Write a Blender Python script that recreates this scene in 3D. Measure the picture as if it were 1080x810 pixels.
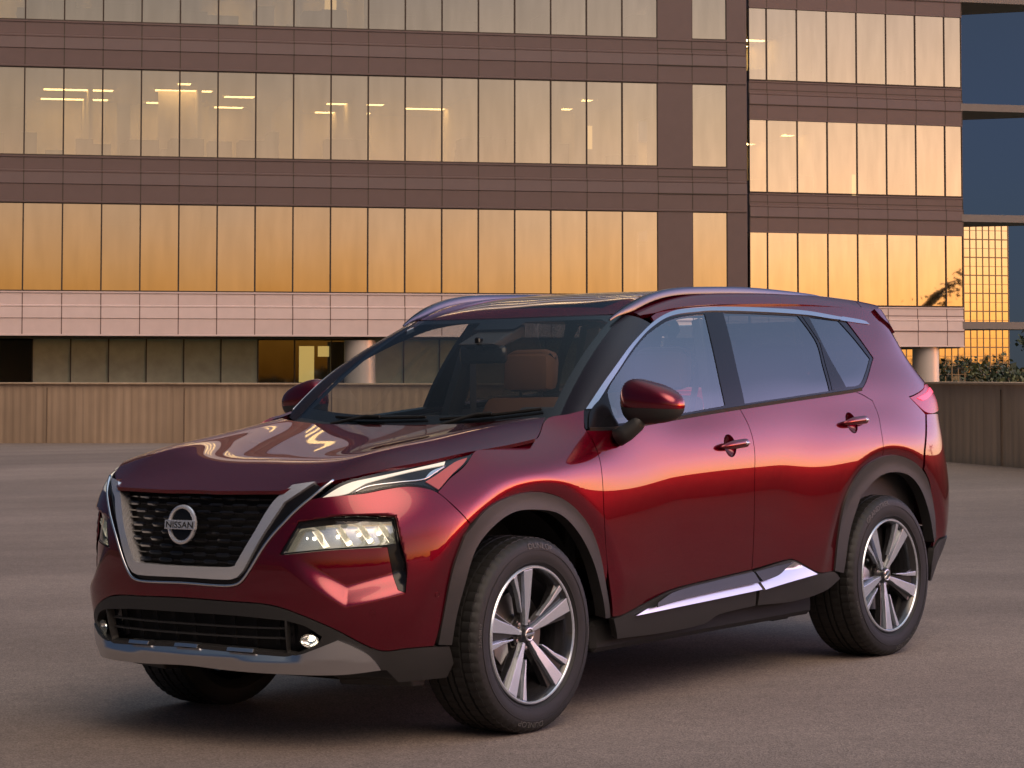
import bpy, bmesh, math, random
import numpy as np
from mathutils import Matrix, Vector
from mathutils.geometry import delaunay_2d_cdt
random.seed(7); rng = np.random.default_rng(7)
S = bpy.context.scene
for o in list(bpy.data.objects): bpy.data.objects.remove(o)
rad = math.radians
# ---------------------------------------------------------------- camera
cam_d = bpy.data.cameras.new('camera'); cam = bpy.data.objects.new('camera', cam_d); S.collection.objects.link(cam)
CAM_H = 1.357833
cam.location = (0, 0, CAM_H); cam.rotation_euler = (rad(90 + 3.3362), 0, 0)
cam_d.sensor_width = 36; cam_d.lens = 88.631; cam_d.shift_y = -0.15277; cam_d.clip_start = .1; cam_d.clip_end = 6000
S.camera = cam
# ---------------------------------------------------------------- dusk sky and a last low sun
SUN_EL, SUN_AZ = 1.5, 84.0            # azimuth measured from behind the camera (-Y) towards +X
world = bpy.data.worlds.new('World'); S.world = world; world.use_nodes = True
wn, wl = world.node_tree.nodes, world.node_tree.links
wn.clear()
wo = wn.new('ShaderNodeOutputWorld'); bg = wn.new('ShaderNodeBackground')
def _sky(el, air, dust, ozone):
    k = wn.new('ShaderNodeTexSky'); k.sky_type = 'NISHITA'; k.sun_disc = False; k.sun_elevation = rad(el); k.sun_rotation = rad(180 - SUN_AZ)
    k.altitude = 200; k.air_density = air; k.dust_density = dust; k.ozone_density = ozone; return k
skA, skB = _sky(SUN_EL, 1.0, 1.3, 1.6), _sky(SUN_EL, 1.0, .25, 5.0)     # hazy glow round the sunset, clear dusk blue away from it
geo = wn.new('ShaderNodeTexCoord'); dotn = wn.new('ShaderNodeVectorMath'); dotn.operation = 'DOT_PRODUCT'
dotn.inputs[1].default_value = (math.sin(rad(60)), -math.cos(rad(60)), 0)
mr = wn.new('ShaderNodeMapRange'); mr.interpolation_type = 'SMOOTHSTEP'; mr.inputs[1].default_value = -.15; mr.inputs[2].default_value = .60
mixs = wn.new('ShaderNodeMix'); mixs.data_type = 'RGBA'
wl.new(geo.outputs['Generated'], dotn.inputs[0]); wl.new(dotn.outputs['Value'], mr.inputs[0]); wl.new(mr.outputs[0], mixs.inputs[0])
def _vm(op, a, b):
    n = wn.new('ShaderNodeVectorMath'); n.operation = op
    for i, v in enumerate((a, b)):
        if v is None: continue
        if isinstance(v, tuple): n.inputs[i].default_value = v
        else: wl.new(v, n.inputs[i])
    return n.outputs[0]
sepd = wn.new('ShaderNodeSeparateXYZ'); wl.new(geo.outputs['Generated'], sepd.inputs[0])
def _ramp(stops):                       # colour against sin(elevation)
    r = wn.new('ShaderNodeValToRGB'); e = r.color_ramp.elements
    while len(e) < len(stops): e.new(.5)
    for q, (pos_, c) in zip(e, stops): q.position = pos_; q.color = (*c, 1)
    wl.new(sepd.outputs['Z'], r.inputs[0]); return r.outputs[0]
tA = _vm('MULTIPLY', skA.outputs[0], _ramp([(0, (1.25, 1.1, 1.7)), (.05, (1.15, .92, 1.45)), (.10, (.96, .72, .84)), (.15, (.76, .56, .58)), (.22, (.86, .66, .74)), (.4, (.70, .53, .70)), (1, (.7, .6, .75))]))
tB = _vm('ADD', _vm('MULTIPLY', skB.outputs[0], _ramp([(0, (.03, .07, .30)), (.06, (.03, .06, .14)), (.15, (.05, .05, .07)), (1, (.26, .16, .09))])), _ramp([(0, (.072, .088, .112)), (.45, (.055, .075, .11)), (.78, (.17, .20, .235)), (1, (.22, .26, .30))]))
wl.new(tB, mixs.inputs[6]); wl.new(tA, mixs.inputs[7])
# high thin cloud that still holds the afterglow
veil = _ramp([(0, (.08, .045, .04)), (.14, (.10, .075, .085)), (.26, (.40, .40, .70)), (.6, (.42, .72, .98)), (1, (.95, 1, 1.12))])
def _toward(az, up, lo, hi):            # 0..1 factor, rising towards a direction of the sky
    d = wn.new('ShaderNodeVectorMath'); d.operation = 'DOT_PRODUCT'; c = math.cos(rad(up))
    d.inputs[1].default_value = (math.sin(rad(az)) * c, -math.cos(rad(az)) * c, math.sin(rad(up))); wl.new(geo.outputs['Generated'], d.inputs[0])
    m = wn.new('ShaderNodeMapRange'); m.interpolation_type = 'SMOOTHSTEP'; m.inputs[1].default_value = lo; m.inputs[2].default_value = hi
    wl.new(d.outputs['Value'], m.inputs[0]); return m.outputs[0]
veil = _vm('MULTIPLY', veil, _toward(SUN_AZ, 40, .12, .72))
# the lit band of haze low on the sunset side
glow = _vm('MULTIPLY', _ramp([(0, (1.0, .58, .30)), (.05, (1.0, .66, .46)), (.12, (.78, .62, .84)), (.22, (.42, .36, .68)), (.40, (.05, .06, .12)), (.6, (0, 0, 0))]), _toward(108, 0, .60, 1.0))
glow = _vm('SCALE', glow, None); wn[-1].inputs['Scale'].default_value = 5.6
veil = _vm('ADD', veil, glow)
glow2 = _vm('MULTIPLY', _ramp([(0, (1.0, .72, .34)), (.06, (1.0, .78, .44)), (.14, (.55, .46, .34)), (.24, (.12, .10, .10)), (.4, (0, 0, 0))]), _toward(46, 3, .90, 1.0))
glow2 = _vm('SCALE', glow2, None); wn[-1].inputs['Scale'].default_value = .62
veil = _vm('ADD', veil, glow2)
# added sky glow, out of view, for soft highlights and warm wall light
fill_glow = _vm('MULTIPLY', _toward(22, 46, .84, 1.0), (1.0, .74, .52)); fill_glow = _vm('SCALE', fill_glow, None); wn[-1].inputs['Scale'].default_value = 6.0
veil = _vm('ADD', veil, fill_glow)
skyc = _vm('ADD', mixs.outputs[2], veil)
bg.inputs['Strength'].default_value = .15
wl.new(skyc, bg.inputs[0]); wl.new(bg.outputs[0], wo.inputs[0])
sd = bpy.data.lights.new('sun', 'SUN'); sun = bpy.data.objects.new('sun', sd); S.collection.objects.link(sun)
sd.energy = .22; sd.angle = rad(42); sd.color = (1, .66, .40)
_a = rad(24); _e = rad(41)
_d = Vector((math.sin(_a) * math.cos(_e), -math.cos(_a) * math.cos(_e), math.sin(_e)))
sun.rotation_euler = _d.to_track_quat('Z', 'Y').to_euler()
S.view_settings.view_transform = 'Standard'; S.view_settings.look = 'None'
S.view_settings.gamma = 1; S.view_settings.use_curve_mapping = False
S.view_settings.exposure = 1.92
S.cycles.max_bounces = 10; S.cycles.transparent_max_bounces = 24; S.cycles.glossy_bounces = 6; S.cycles.use_denoising = True
S.cycles.sample_clamp_indirect = 6

# ---------------------------------------------------------------- spline surfaces of the car body
class Cub:
    """natural cubic spline basis on given knots: w(t) are the weights of the knot values"""
    def __init__(s, k):
        s.k = np.array(k, float); n = len(k); h = np.diff(s.k)
        A = np.zeros((n, n)); B = np.zeros((n, n)); A[0, 0] = A[-1, -1] = 1
        for i in range(1, n - 1):
            A[i, i-1] = h[i-1]; A[i, i] = 2 * (h[i-1] + h[i]); A[i, i+1] = h[i]
            B[i, i-1] = 6 / h[i-1]; B[i, i] = -6 / h[i-1] - 6 / h[i]; B[i, i+1] = 6 / h[i]
        s.M = np.linalg.solve(A, B); s.h = h; s.n = n
    def w(s, t):
        t = np.atleast_1d(np.asarray(t, float))
        i = np.clip(np.searchsorted(s.k, t) - 1, 0, s.n - 2); h = s.h[i]
        b = (t - s.k[i]) / h; a = 1 - b
        W = np.zeros((len(t), s.n)); r = np.arange(len(t))
        c = np.clip(b, -1, 2); d = 1 - c          # keep the cubic part tame outside the knots
        W[r, i] += a; W[r, i+1] += b
        W += ((d**3 - d) * h * h / 6)[:, None] * s.M[i] + ((c**3 - c) * h * h / 6)[:, None] * s.M[i+1]
        return W

ZL = [.12, .30, .45, .60, .75, .90, 1.0, 1.08, 1.16, 1.25, 1.35, 1.45, 1.55, 1.62, 1.69]
SIDE = {  # half width at each level
 -.20: [.76,.852,.890,.908,.911,.892,.850,.785,.72,.65,.58,.53,.48,.44,.40],
 0.0:  [0.7700,0.8600,0.9000,0.9120,0.9145,0.9045,0.8745,0.8060,0.7350,0.6600,0.6000,0.5400,0.4900,0.4500,0.4100],
 .30:  [0.7700,0.8620,0.9000,0.9080,0.9115,0.9065,0.8905,0.8390,0.7600,0.6900,0.6300,0.5700,0.5200,0.4800,0.4400],
 .58:  [0.7700,0.8600,0.8950,0.9030,0.9085,0.9085,0.8965,0.8740,0.8380,0.7900,0.7420,0.6950,0.6450,0.6050,0.5500],
 1.0:  [0.7700,0.8560,0.8880,0.8990,0.9065,0.9085,0.8985,0.8800,0.8520,0.8180,0.7750,0.7270,0.6720,0.6280,0.5700],
 1.55: [0.7700,0.8560,0.8880,0.8990,0.9065,0.9095,0.9005,0.8830,0.8570,0.8240,0.7820,0.7340,0.6780,0.6340,0.5760],
 2.1:  [0.7800,0.8600,0.8920,0.9030,0.9095,0.9125,0.9035,0.8870,0.8620,0.8300,0.7870,0.7380,0.6820,0.6370,0.5800],
 2.45: [0.7900,0.8660,0.9000,0.9100,0.9145,0.9155,0.9065,0.8910,0.8660,0.8340,0.7880,0.7380,0.6810,0.6360,0.5800],
 2.75: [0.7900,0.8700,0.9040,0.9140,0.9175,0.9175,0.9075,0.8900,0.8640,0.8300,0.7830,0.7320,0.6750,0.6300,0.5750],
 3.1:  [0.7800,0.8600,0.8960,0.9060,0.9085,0.9055,0.8945,0.8750,0.8500,0.8130,0.7630,0.7120,0.6550,0.6120,0.5600]}
XF = [-.84,-.912,-.940,-.945,-.937,-.905,-.865,-.81,-.75,-.70,-.65,-.6,-.55,-.5,-.45]
WF = [.75,.835,.868,.886,.888,.868,.820,.756,.69,.62,.56,.50,.45,.41,.37]
XR = [3.50,3.42,3.55,3.64,3.665,3.625,3.62,3.65,3.685,3.59,3.46,3.395,3.37,3.34,3.30]
FA = [0, .010, .050, .118, .235, .385, .545]; FB = [0, .29, .53, .70, .845, .942, 1.0]
RA = [.46, .73, .89, .965, .99, 1]; RB = [.94, .83, .70, .51, .27, 0]
def _stations():
    nz = len(ZL); X = []; Y = []
    for a, b in zip(FA, FB):
        X.append([XF[j] + a for j in range(nz)]); Y.append([WF[j] * b for j in range(nz)])
    for x, row in SIDE.items():
        X.append([x] * nz); Y.append(row)
    w = SIDE[3.1]
    for a, b in zip(RA, RB):
        X.append([3.1 + (XR[j] - 3.1) * a for j in range(nz)]); Y.append([w[j] * b for j in range(nz)])
    X = np.array(X); Y = np.array(Y); j = ZL.index(.60)
    s = np.concatenate([[0], np.cumsum(np.hypot(np.diff(X[:, j]), np.diff(Y[:, j])))])
    X = np.concatenate([X[:0:-1], X]); Y = np.concatenate([-Y[:0:-1], Y]); s = np.concatenate([-s[:0:-1], s])
    return s, X, Y
_S, _X, _Y = _stations(); SMAX = _S[-1]
_BS, _BZ = Cub(_S), Cub(ZL)
def sstep(a, b, x):
    t = np.clip((x - a) / (b - a), 0, 1); return t * t * (3 - 2 * t)
def sstep5(a, b, x):
    t = np.clip((x - a) / (b - a), 0, 1); return t * t * t * (t * (6 * t - 15) + 10)
def body_disp(s, z, x):
    """outward swell over the wheel arches and the chamfer that runs into the arch lip"""
    d = np.zeros_like(x)
    for wx, r1 in ((0.0, .61), (2.705, .615)):
        r = np.hypot(x - wx, z - .36)
        up = sstep5(.30, .58, z) * sstep5(1.22, .92, z)
        d += up * (.012 * sstep5(1.12, r1 - .06, r) - .019 * sstep5(r1 + .01, r1 - .12, r))
    return d
def pocket(s, z):
    """the recess under each main headlamp, deepest beside the air slot"""
    sr = np.interp(z, [.560, .577, .66, .75, .852], [.900, .911, .917, .898, .870])
    zb = np.interp(s, [.40, .56, .70, .915], [.72, .605, .525, .570])
    zt = np.interp(s, [.51, .68, .87], [.836, .856, .851])
    r = sstep(sr + .002, sr - .008, s); b = sstep(zb, zb + .085, z); t = sstep(zt + .003, zt - .004, z)
    return -.040 * sstep(.42, .80, s) * r * b * t
class BodySurf:
    def raw(self, s, z):
        Ws, Wz = _BS.w(s), _BZ.w(z)
        x = np.einsum('ij,jk,ik->i', Ws, _X, Wz); y = np.einsum('ij,jk,ik->i', Ws, _Y, Wz)
        return np.stack([x, -y, np.asarray(z, float) + 0 * x], -1)
    def rawn(self, s, z):
        e = 1e-3
        a = self.raw(s + e, z) - self.raw(s - e, z); b = self.raw(s, z + e) - self.raw(s, z - e)
        n = np.cross(a, b); return n / np.linalg.norm(n, axis=1)[:, None]
    extra = [pocket]
    def pt(self, s, z):
        s = np.atleast_1d(np.asarray(s, float)); z = np.atleast_1d(np.asarray(z, float))
        P = self.raw(s, z); d = body_disp(np.abs(s), z, P[:, 0])
        for f in self.extra: d = d + f(np.abs(s), z)
        return P + self.rawn(s, z) * d[:, None]
    def nrm(self, s, z):
        s = np.atleast_1d(np.asarray(s, float)); z = np.atleast_1d(np.asarray(z, float)); e = 2e-3
        n = np.cross(self.pt(s + e, z) - self.pt(s - e, z), self.pt(s, z + e) - self.pt(s, z - e))
        return n / np.linalg.norm(n, axis=1)[:, None]
class GridSurf:
    """z(x, |y|) height surface, symmetric, from a table"""
    def __init__(g, xs, ys, T):
        g.bx = Cub(xs); ys = np.array(ys); T = np.array(T, float)
        g.by = Cub(np.concatenate([-ys[:0:-1], ys])); g.T = np.concatenate([T[:, :0:-1], T], 1)
    def pt(g, x, y):
        x = np.atleast_1d(np.asarray(x, float)); y = np.atleast_1d(np.asarray(y, float))
        return np.stack([x, y, np.einsum('ij,jk,ik->i', g.bx.w(x), g.T, g.by.w(y))], -1)
    def nrm(g, x, y):
        x = np.atleast_1d(np.asarray(x, float)); y = np.atleast_1d(np.asarray(y, float)); e = 3e-3
        n = np.cross(g.pt(x + e, y) - g.pt(x - e, y), g.pt(x, y + e) - g.pt(x, y - e))
        return n / np.linalg.norm(n, axis=1)[:, None]
BODY = BodySurf()
def softp(t, w): return w * np.logaddexp(0, t / w)
class HoodSurf(GridSurf):
    _x = [-1.1, -.8, -.65, -.5, -.2, .1, .4, .75]
    A = Cub(_x); AV = np.array([0, .0, .010, .026, .026, .022, .018, .015]); SV = np.array([.10, .12, .15, .22, .26, .27, .19, .18])
    def __init__(g): pass
    def pt(g, x, y):
        x = np.atleast_1d(np.asarray(x, float)); y = np.atleast_1d(np.asarray(y, float)); W = g.A.w(x); A = W @ g.AV; sl = W @ g.SV
        u = x + .54; z = 1.042 + .150 * u - .018 * np.clip(u, 0, 2) ** 2 - .125 * softp(-u, .028)
        y0 = .54 + .13 * np.clip(u, -.3, 1.1); ay = np.sqrt(y * y + 1e-4)
        z = z + A * np.minimum(ay / y0, 1.0 + .12 * np.tanh((ay / y0 - 1) / .12) * (ay > y0)) ** 3 - (sl + 0 * A) * softp(ay - y0, .022) - .10 * softp(ay - y0 - .19, .02)
        return np.stack([x, y, z], -1)
HOOD = HoodSurf()
ROOF = GridSurf([.85,1.05,1.25,1.5,1.9,2.3,2.7,3.0,3.3,3.5], [0,.2,.4,.52,.60,.645,.70], [
 [1.500,1.498,1.492,1.484,1.472,1.45,1.40],
 [1.588,1.586,1.580,1.572,1.560,1.543,1.49],
 [1.646,1.644,1.638,1.630,1.621,1.597,1.54],
 [1.684,1.682,1.677,1.671,1.662,1.622,1.55],
 [1.700,1.698,1.692,1.686,1.677,1.626,1.545],
 [1.697,1.695,1.689,1.683,1.674,1.622,1.54],
 [1.680,1.678,1.672,1.666,1.655,1.602,1.52],
 [1.664,1.662,1.656,1.648,1.634,1.580,1.50],
 [1.640,1.638,1.631,1.620,1.600,1.548,1.47],
 [1.615,1.613,1.605,1.594,1.572,1.515,1.44]])

# outlines of the panels on the car body (arc length round the body, height)
TR = {
  'bumper_half': [(0.000, 0.552), (0.223, 0.548), (0.394, 0.542), (0.491, 0.522), (0.653, 0.459), (0.824, 0.371), (0.934, 0.371), (1.043, 0.370), (1.081, 0.477), (1.114, 0.648), (1.159, 0.765), (1.184, 0.805), (1.105, 0.868), (1.033, 0.925), (0.975, 0.945), (0.909, 0.952), (0.828, 0.945), (0.758, 0.935), (0.561, 0.919), (0.522, 0.890), (0.476, 0.849), (0.399, 0.766), (0.318, 0.651), (0.284, 0.615), (0.254, 0.604), (0.200, 0.600), (0.000, 0.603)],
  'lamp_hole': [(0.449, 0.721), (0.514, 0.836), (0.680, 0.855), (0.868, 0.848), (0.894, 0.750), (0.915, 0.661), (0.913, 0.578), (0.889, 0.588), (0.872, 0.671), (0.855, 0.744), (0.642, 0.739)],
  'lamp': [(0.456, 0.723), (0.517, 0.834), (0.679, 0.853), (0.867, 0.846), (0.893, 0.749), (0.642, 0.740)],
  'slot': [(0.859, 0.744), (0.894, 0.747), (0.914, 0.660), (0.910, 0.581), (0.889, 0.591), (0.872, 0.671)],
  'fender': [(1.341, 1.062), (1.515, 1.075), (1.710, 1.095), (1.869, 1.172), (1.983, 1.187), (2.061, 1.200), (2.013, 1.126), (2.016, 1.095), (2.010, 1.002), (2.004, 0.940), (2.002, 0.764), (2.044, 0.574), (2.034, 0.508), (1.994, 0.634), (1.926, 0.741), (1.819, 0.830), (1.700, 0.882), (1.558, 0.903), (1.422, 0.890), (1.262, 0.845), (1.184, 0.805), (1.105, 0.868), (1.033, 0.925), (1.111, 0.980)],
  'front_door': [(2.014, 1.120), (2.016, 1.095), (2.010, 1.002), (2.004, 0.940), (2.002, 0.764), (2.044, 0.574), (2.092, 0.380), (2.148, 0.381), (2.306, 0.417), (2.492, 0.452), (2.826, 0.472), (3.101, 0.485), (3.109, 0.642), (3.114, 0.883), (3.132, 1.004), (3.127, 1.093), (3.098, 1.173), (2.643, 1.148), (2.164, 1.122)],
  'rear_door': [(3.098, 1.173), (3.127, 1.093), (3.132, 1.004), (3.114, 0.883), (3.109, 0.642), (3.101, 0.485), (3.393, 0.507), (3.441, 0.499), (3.645, 0.429), (3.776, 0.423), (3.810, 0.580), (3.865, 0.747), (3.982, 0.858), (4.139, 0.908), (4.188, 0.915), (4.200, 1.030), (4.219, 1.109), (4.212, 1.173), (4.129, 1.206), (4.048, 1.222), (3.136, 1.176)],
  'quarter': [(4.048, 1.222), (4.129, 1.206), (4.212, 1.173), (4.219, 1.109), (4.200, 1.030), (4.188, 0.915), (4.293, 0.918), (4.446, 0.889), (4.561, 0.835), (4.576, 0.927), (4.695, 1.094), (4.586, 1.181), (4.649, 1.189), (4.792, 1.215), (4.860, 1.237), (4.900, 1.240), (4.860, 1.330), (4.800, 1.450), (4.740, 1.545), (4.477, 1.545), (4.303, 1.562), (4.384, 1.370), (4.167, 1.235)],
  'dlo': [(2.018, 1.126), (2.061, 1.200), (2.238, 1.326), (2.423, 1.429), (2.610, 1.507), (2.743, 1.554), (2.835, 1.581), (2.935, 1.599), (3.070, 1.610), (3.220, 1.616), (3.599, 1.612), (3.989, 1.596), (4.291, 1.567), (4.384, 1.370), (4.316, 1.324), (4.167, 1.235), (4.048, 1.222), (3.138, 1.179), (2.645, 1.150), (2.165, 1.124)],
  'glass_f': [(2.211, 1.265), (2.259, 1.304), (2.421, 1.398), (2.611, 1.483), (2.729, 1.522), (2.829, 1.550), (2.925, 1.566), (3.047, 1.578), (3.142, 1.582), (3.078, 1.441), (3.027, 1.291), (3.003, 1.188), (2.654, 1.165), (2.203, 1.140), (2.193, 1.180)],
  'glass_r': [(3.289, 1.589), (3.568, 1.583), (3.895, 1.573), (3.923, 1.510), (3.936, 1.442), (3.898, 1.336), (3.870, 1.228), (3.153, 1.192), (3.200, 1.373)],
  'glass_q': [(3.987, 1.567), (4.244, 1.548), (4.303, 1.461), (4.356, 1.368), (4.265, 1.307), (4.158, 1.252), (4.024, 1.242), (3.987, 1.400)],
  'glass_v': [(3.928, 1.572), (3.965, 1.567), (3.966, 1.396), (4.006, 1.240), (3.891, 1.230), (3.925, 1.348), (3.963, 1.448)],
  'chrome': [(2.066, 1.201), (2.236, 1.323), (2.421, 1.427), (2.608, 1.504), (2.741, 1.552), (2.833, 1.578), (2.932, 1.597), (3.068, 1.608), (3.217, 1.613), (3.596, 1.609), (3.986, 1.594), (4.288, 1.564), (4.257, 1.552), (3.966, 1.575), (3.575, 1.590), (3.198, 1.595), (3.057, 1.589), (2.938, 1.581), (2.842, 1.566), (2.743, 1.539), (2.625, 1.499), (2.434, 1.416), (2.259, 1.314), (2.100, 1.204)],
  'chrome_tail': [(4.291, 1.567), (4.477, 1.545), (4.505, 1.528), (4.403, 1.535), (4.254, 1.549)],
  'archF': [(1.055, 0.377), (1.077, 0.478), (1.109, 0.650), (1.152, 0.767), (1.254, 0.846), (1.414, 0.891), (1.551, 0.904), (1.692, 0.884), (1.813, 0.832), (1.920, 0.742), (1.986, 0.635), (2.028, 0.501), (2.064, 0.384), (2.032, 0.383), (1.996, 0.486), (1.939, 0.611), (1.843, 0.728), (1.724, 0.809), (1.577, 0.836), (1.437, 0.833), (1.290, 0.775), (1.212, 0.702), (1.159, 0.559), (1.135, 0.474), (1.113, 0.371)],
  'archR': [(3.774, 0.426), (3.799, 0.581), (3.848, 0.749), (3.968, 0.860), (4.127, 0.910), (4.282, 0.920), (4.436, 0.891), (4.552, 0.837), (4.631, 0.759), (4.690, 0.631), (4.712, 0.512), (4.689, 0.487), (4.626, 0.635), (4.540, 0.752), (4.424, 0.820), (4.268, 0.841), (4.138, 0.822), (3.990, 0.750), (3.896, 0.596), (3.848, 0.412)],
  'rocker_f': [(2.093, 0.376), (2.148, 0.381), (2.306, 0.417), (2.492, 0.452), (2.826, 0.472), (3.101, 0.485), (3.142, 0.405), (3.159, 0.326), (2.878, 0.314), (2.784, 0.285), (2.494, 0.278), (2.155, 0.287)],
  'rocker_r': [(3.109, 0.480), (3.393, 0.507), (3.441, 0.499), (3.645, 0.429), (3.776, 0.423), (3.838, 0.387), (3.724, 0.341), (3.483, 0.317), (3.173, 0.326), (3.165, 0.403)],
  'sillchrome_f': [(2.229, 0.379), (2.345, 0.400), (2.656, 0.419), (3.122, 0.433), (3.142, 0.405), (2.662, 0.390)],
  'sillchrome_r': [(3.144, 0.435), (3.270, 0.451), (3.348, 0.479), (3.412, 0.495), (3.442, 0.491), (3.581, 0.436), (3.165, 0.403)],
  'silltop_f': [(2.361, 0.420), (2.493, 0.448), (2.826, 0.468), (3.094, 0.479), (3.118, 0.437), (2.655, 0.423), (2.350, 0.405)],
  'silltop_r': [(3.109, 0.478), (3.390, 0.501), (3.333, 0.483), (3.261, 0.456), (3.140, 0.439)],
  'tail': [(4.584, 1.179), (4.647, 1.187), (4.788, 1.214), (4.860, 1.235), (5.160, 1.225), (5.190, 1.120), (4.900, 1.100), (4.713, 1.102)],
  'drl': [(0.574, 0.916), (0.658, 0.971), (0.743, 0.994), (0.970, 1.027), (1.323, 1.057), (1.122, 0.990), (1.037, 0.928), (0.975, 0.948), (0.909, 0.955), (0.829, 0.949), (0.758, 0.938)],
  'drl_strip': [(0.601, 0.924), (0.664, 0.959), (0.707, 0.975), (0.746, 0.983), (1.088, 1.033), (1.081, 1.021), (0.928, 1.002), (0.770, 0.972), (0.727, 0.953), (0.689, 0.935)],
  'drl_strip_low': [(1.078, 1.016), (1.057, 1.002), (0.990, 0.974), (1.022, 1.000)],
  'drl_amber': [(1.133, 1.027), (1.237, 1.042), (1.112, 0.987), (1.041, 0.934), (0.993, 0.965), (1.030, 0.981)],
  'lower_half_top': [(0.000, 0.552), (0.223, 0.548), (0.394, 0.542), (0.491, 0.522), (0.653, 0.459), (0.824, 0.371), (0.934, 0.371), (1.043, 0.370), (1.109, 0.367)],
  'lgrille': [(0.000, 0.497), (0.266, 0.495), (0.472, 0.484), (0.476, 0.369), (0.000, 0.383)],
  'fogpocket': [(0.486, 0.482), (0.554, 0.464), (0.614, 0.428), (0.599, 0.406), (0.516, 0.365), (0.482, 0.369)],
  'fog': [(0.534, 0.412), (0.553, 0.433), (0.579, 0.431), (0.603, 0.411), (0.581, 0.388), (0.544, 0.384)],
  'skid_half': [(0.000, 0.367), (0.264, 0.366), (0.502, 0.360), (0.521, 0.362), (0.601, 0.389), (0.674, 0.416), (0.727, 0.394), (0.779, 0.364), (0.804, 0.338), (0.825, 0.307), (0.683, 0.296), (0.465, 0.297), (0.229, 0.301), (0.000, 0.308)],
  'drl_line': [(0.713, 0.938), (0.769, 0.959), (0.885, 0.969), (0.991, 0.975), (1.040, 0.998), (1.085, 1.017)],
  'trim_top': [(0.561, 0.921), (0.604, 0.952), (0.643, 0.978)],
  'hood_half': [(-0.890, -0.009), (-0.894, -0.137), (-0.874, -0.429), (-0.794, -0.520), (-0.737, -0.584), (-0.676, -0.645), (-0.492, -0.762), (-0.210, -0.803), (-0.064, -0.824), (0.112, -0.848), (0.226, -0.790), (0.355, -0.716), (0.277, -0.606), (0.249, -0.444), (0.243, -0.293), (0.242, -0.048)],
}
# ---------------------------------------------------------------- helpers
COL = S.collection
def tag(o, label=None, cat=None, group=None, kind=None):
    for k, v in (('label', label), ('category', cat), ('group', group), ('kind', kind)):
        if v: o[k] = v
    return o
def empty(name, parent=None, loc=(0, 0, 0)):
    o = bpy.data.objects.new(name, None); COL.objects.link(o); o.location = loc; o.empty_display_size = .1
    if parent: o.parent = parent
    return o
def mobj(name, V, F, mat=None, parent=None, smooth=False, normals=None):
    m = bpy.data.meshes.new(name); m.from_pydata([tuple(map(float, v)) for v in V], [], [tuple(map(int, f)) for f in F])
    if smooth: m.polygons.foreach_set('use_smooth', [True] * len(m.polygons))
    if normals is not None: m.normals_split_custom_set_from_vertices([tuple(map(float, n)) for n in normals])
    if mat:
        for q in (mat if isinstance(mat, (list, tuple)) else [mat]): m.materials.append(q)
    m.update(); o = bpy.data.objects.new(name, m); COL.objects.link(o)
    if parent: o.parent = parent
    return o
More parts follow.
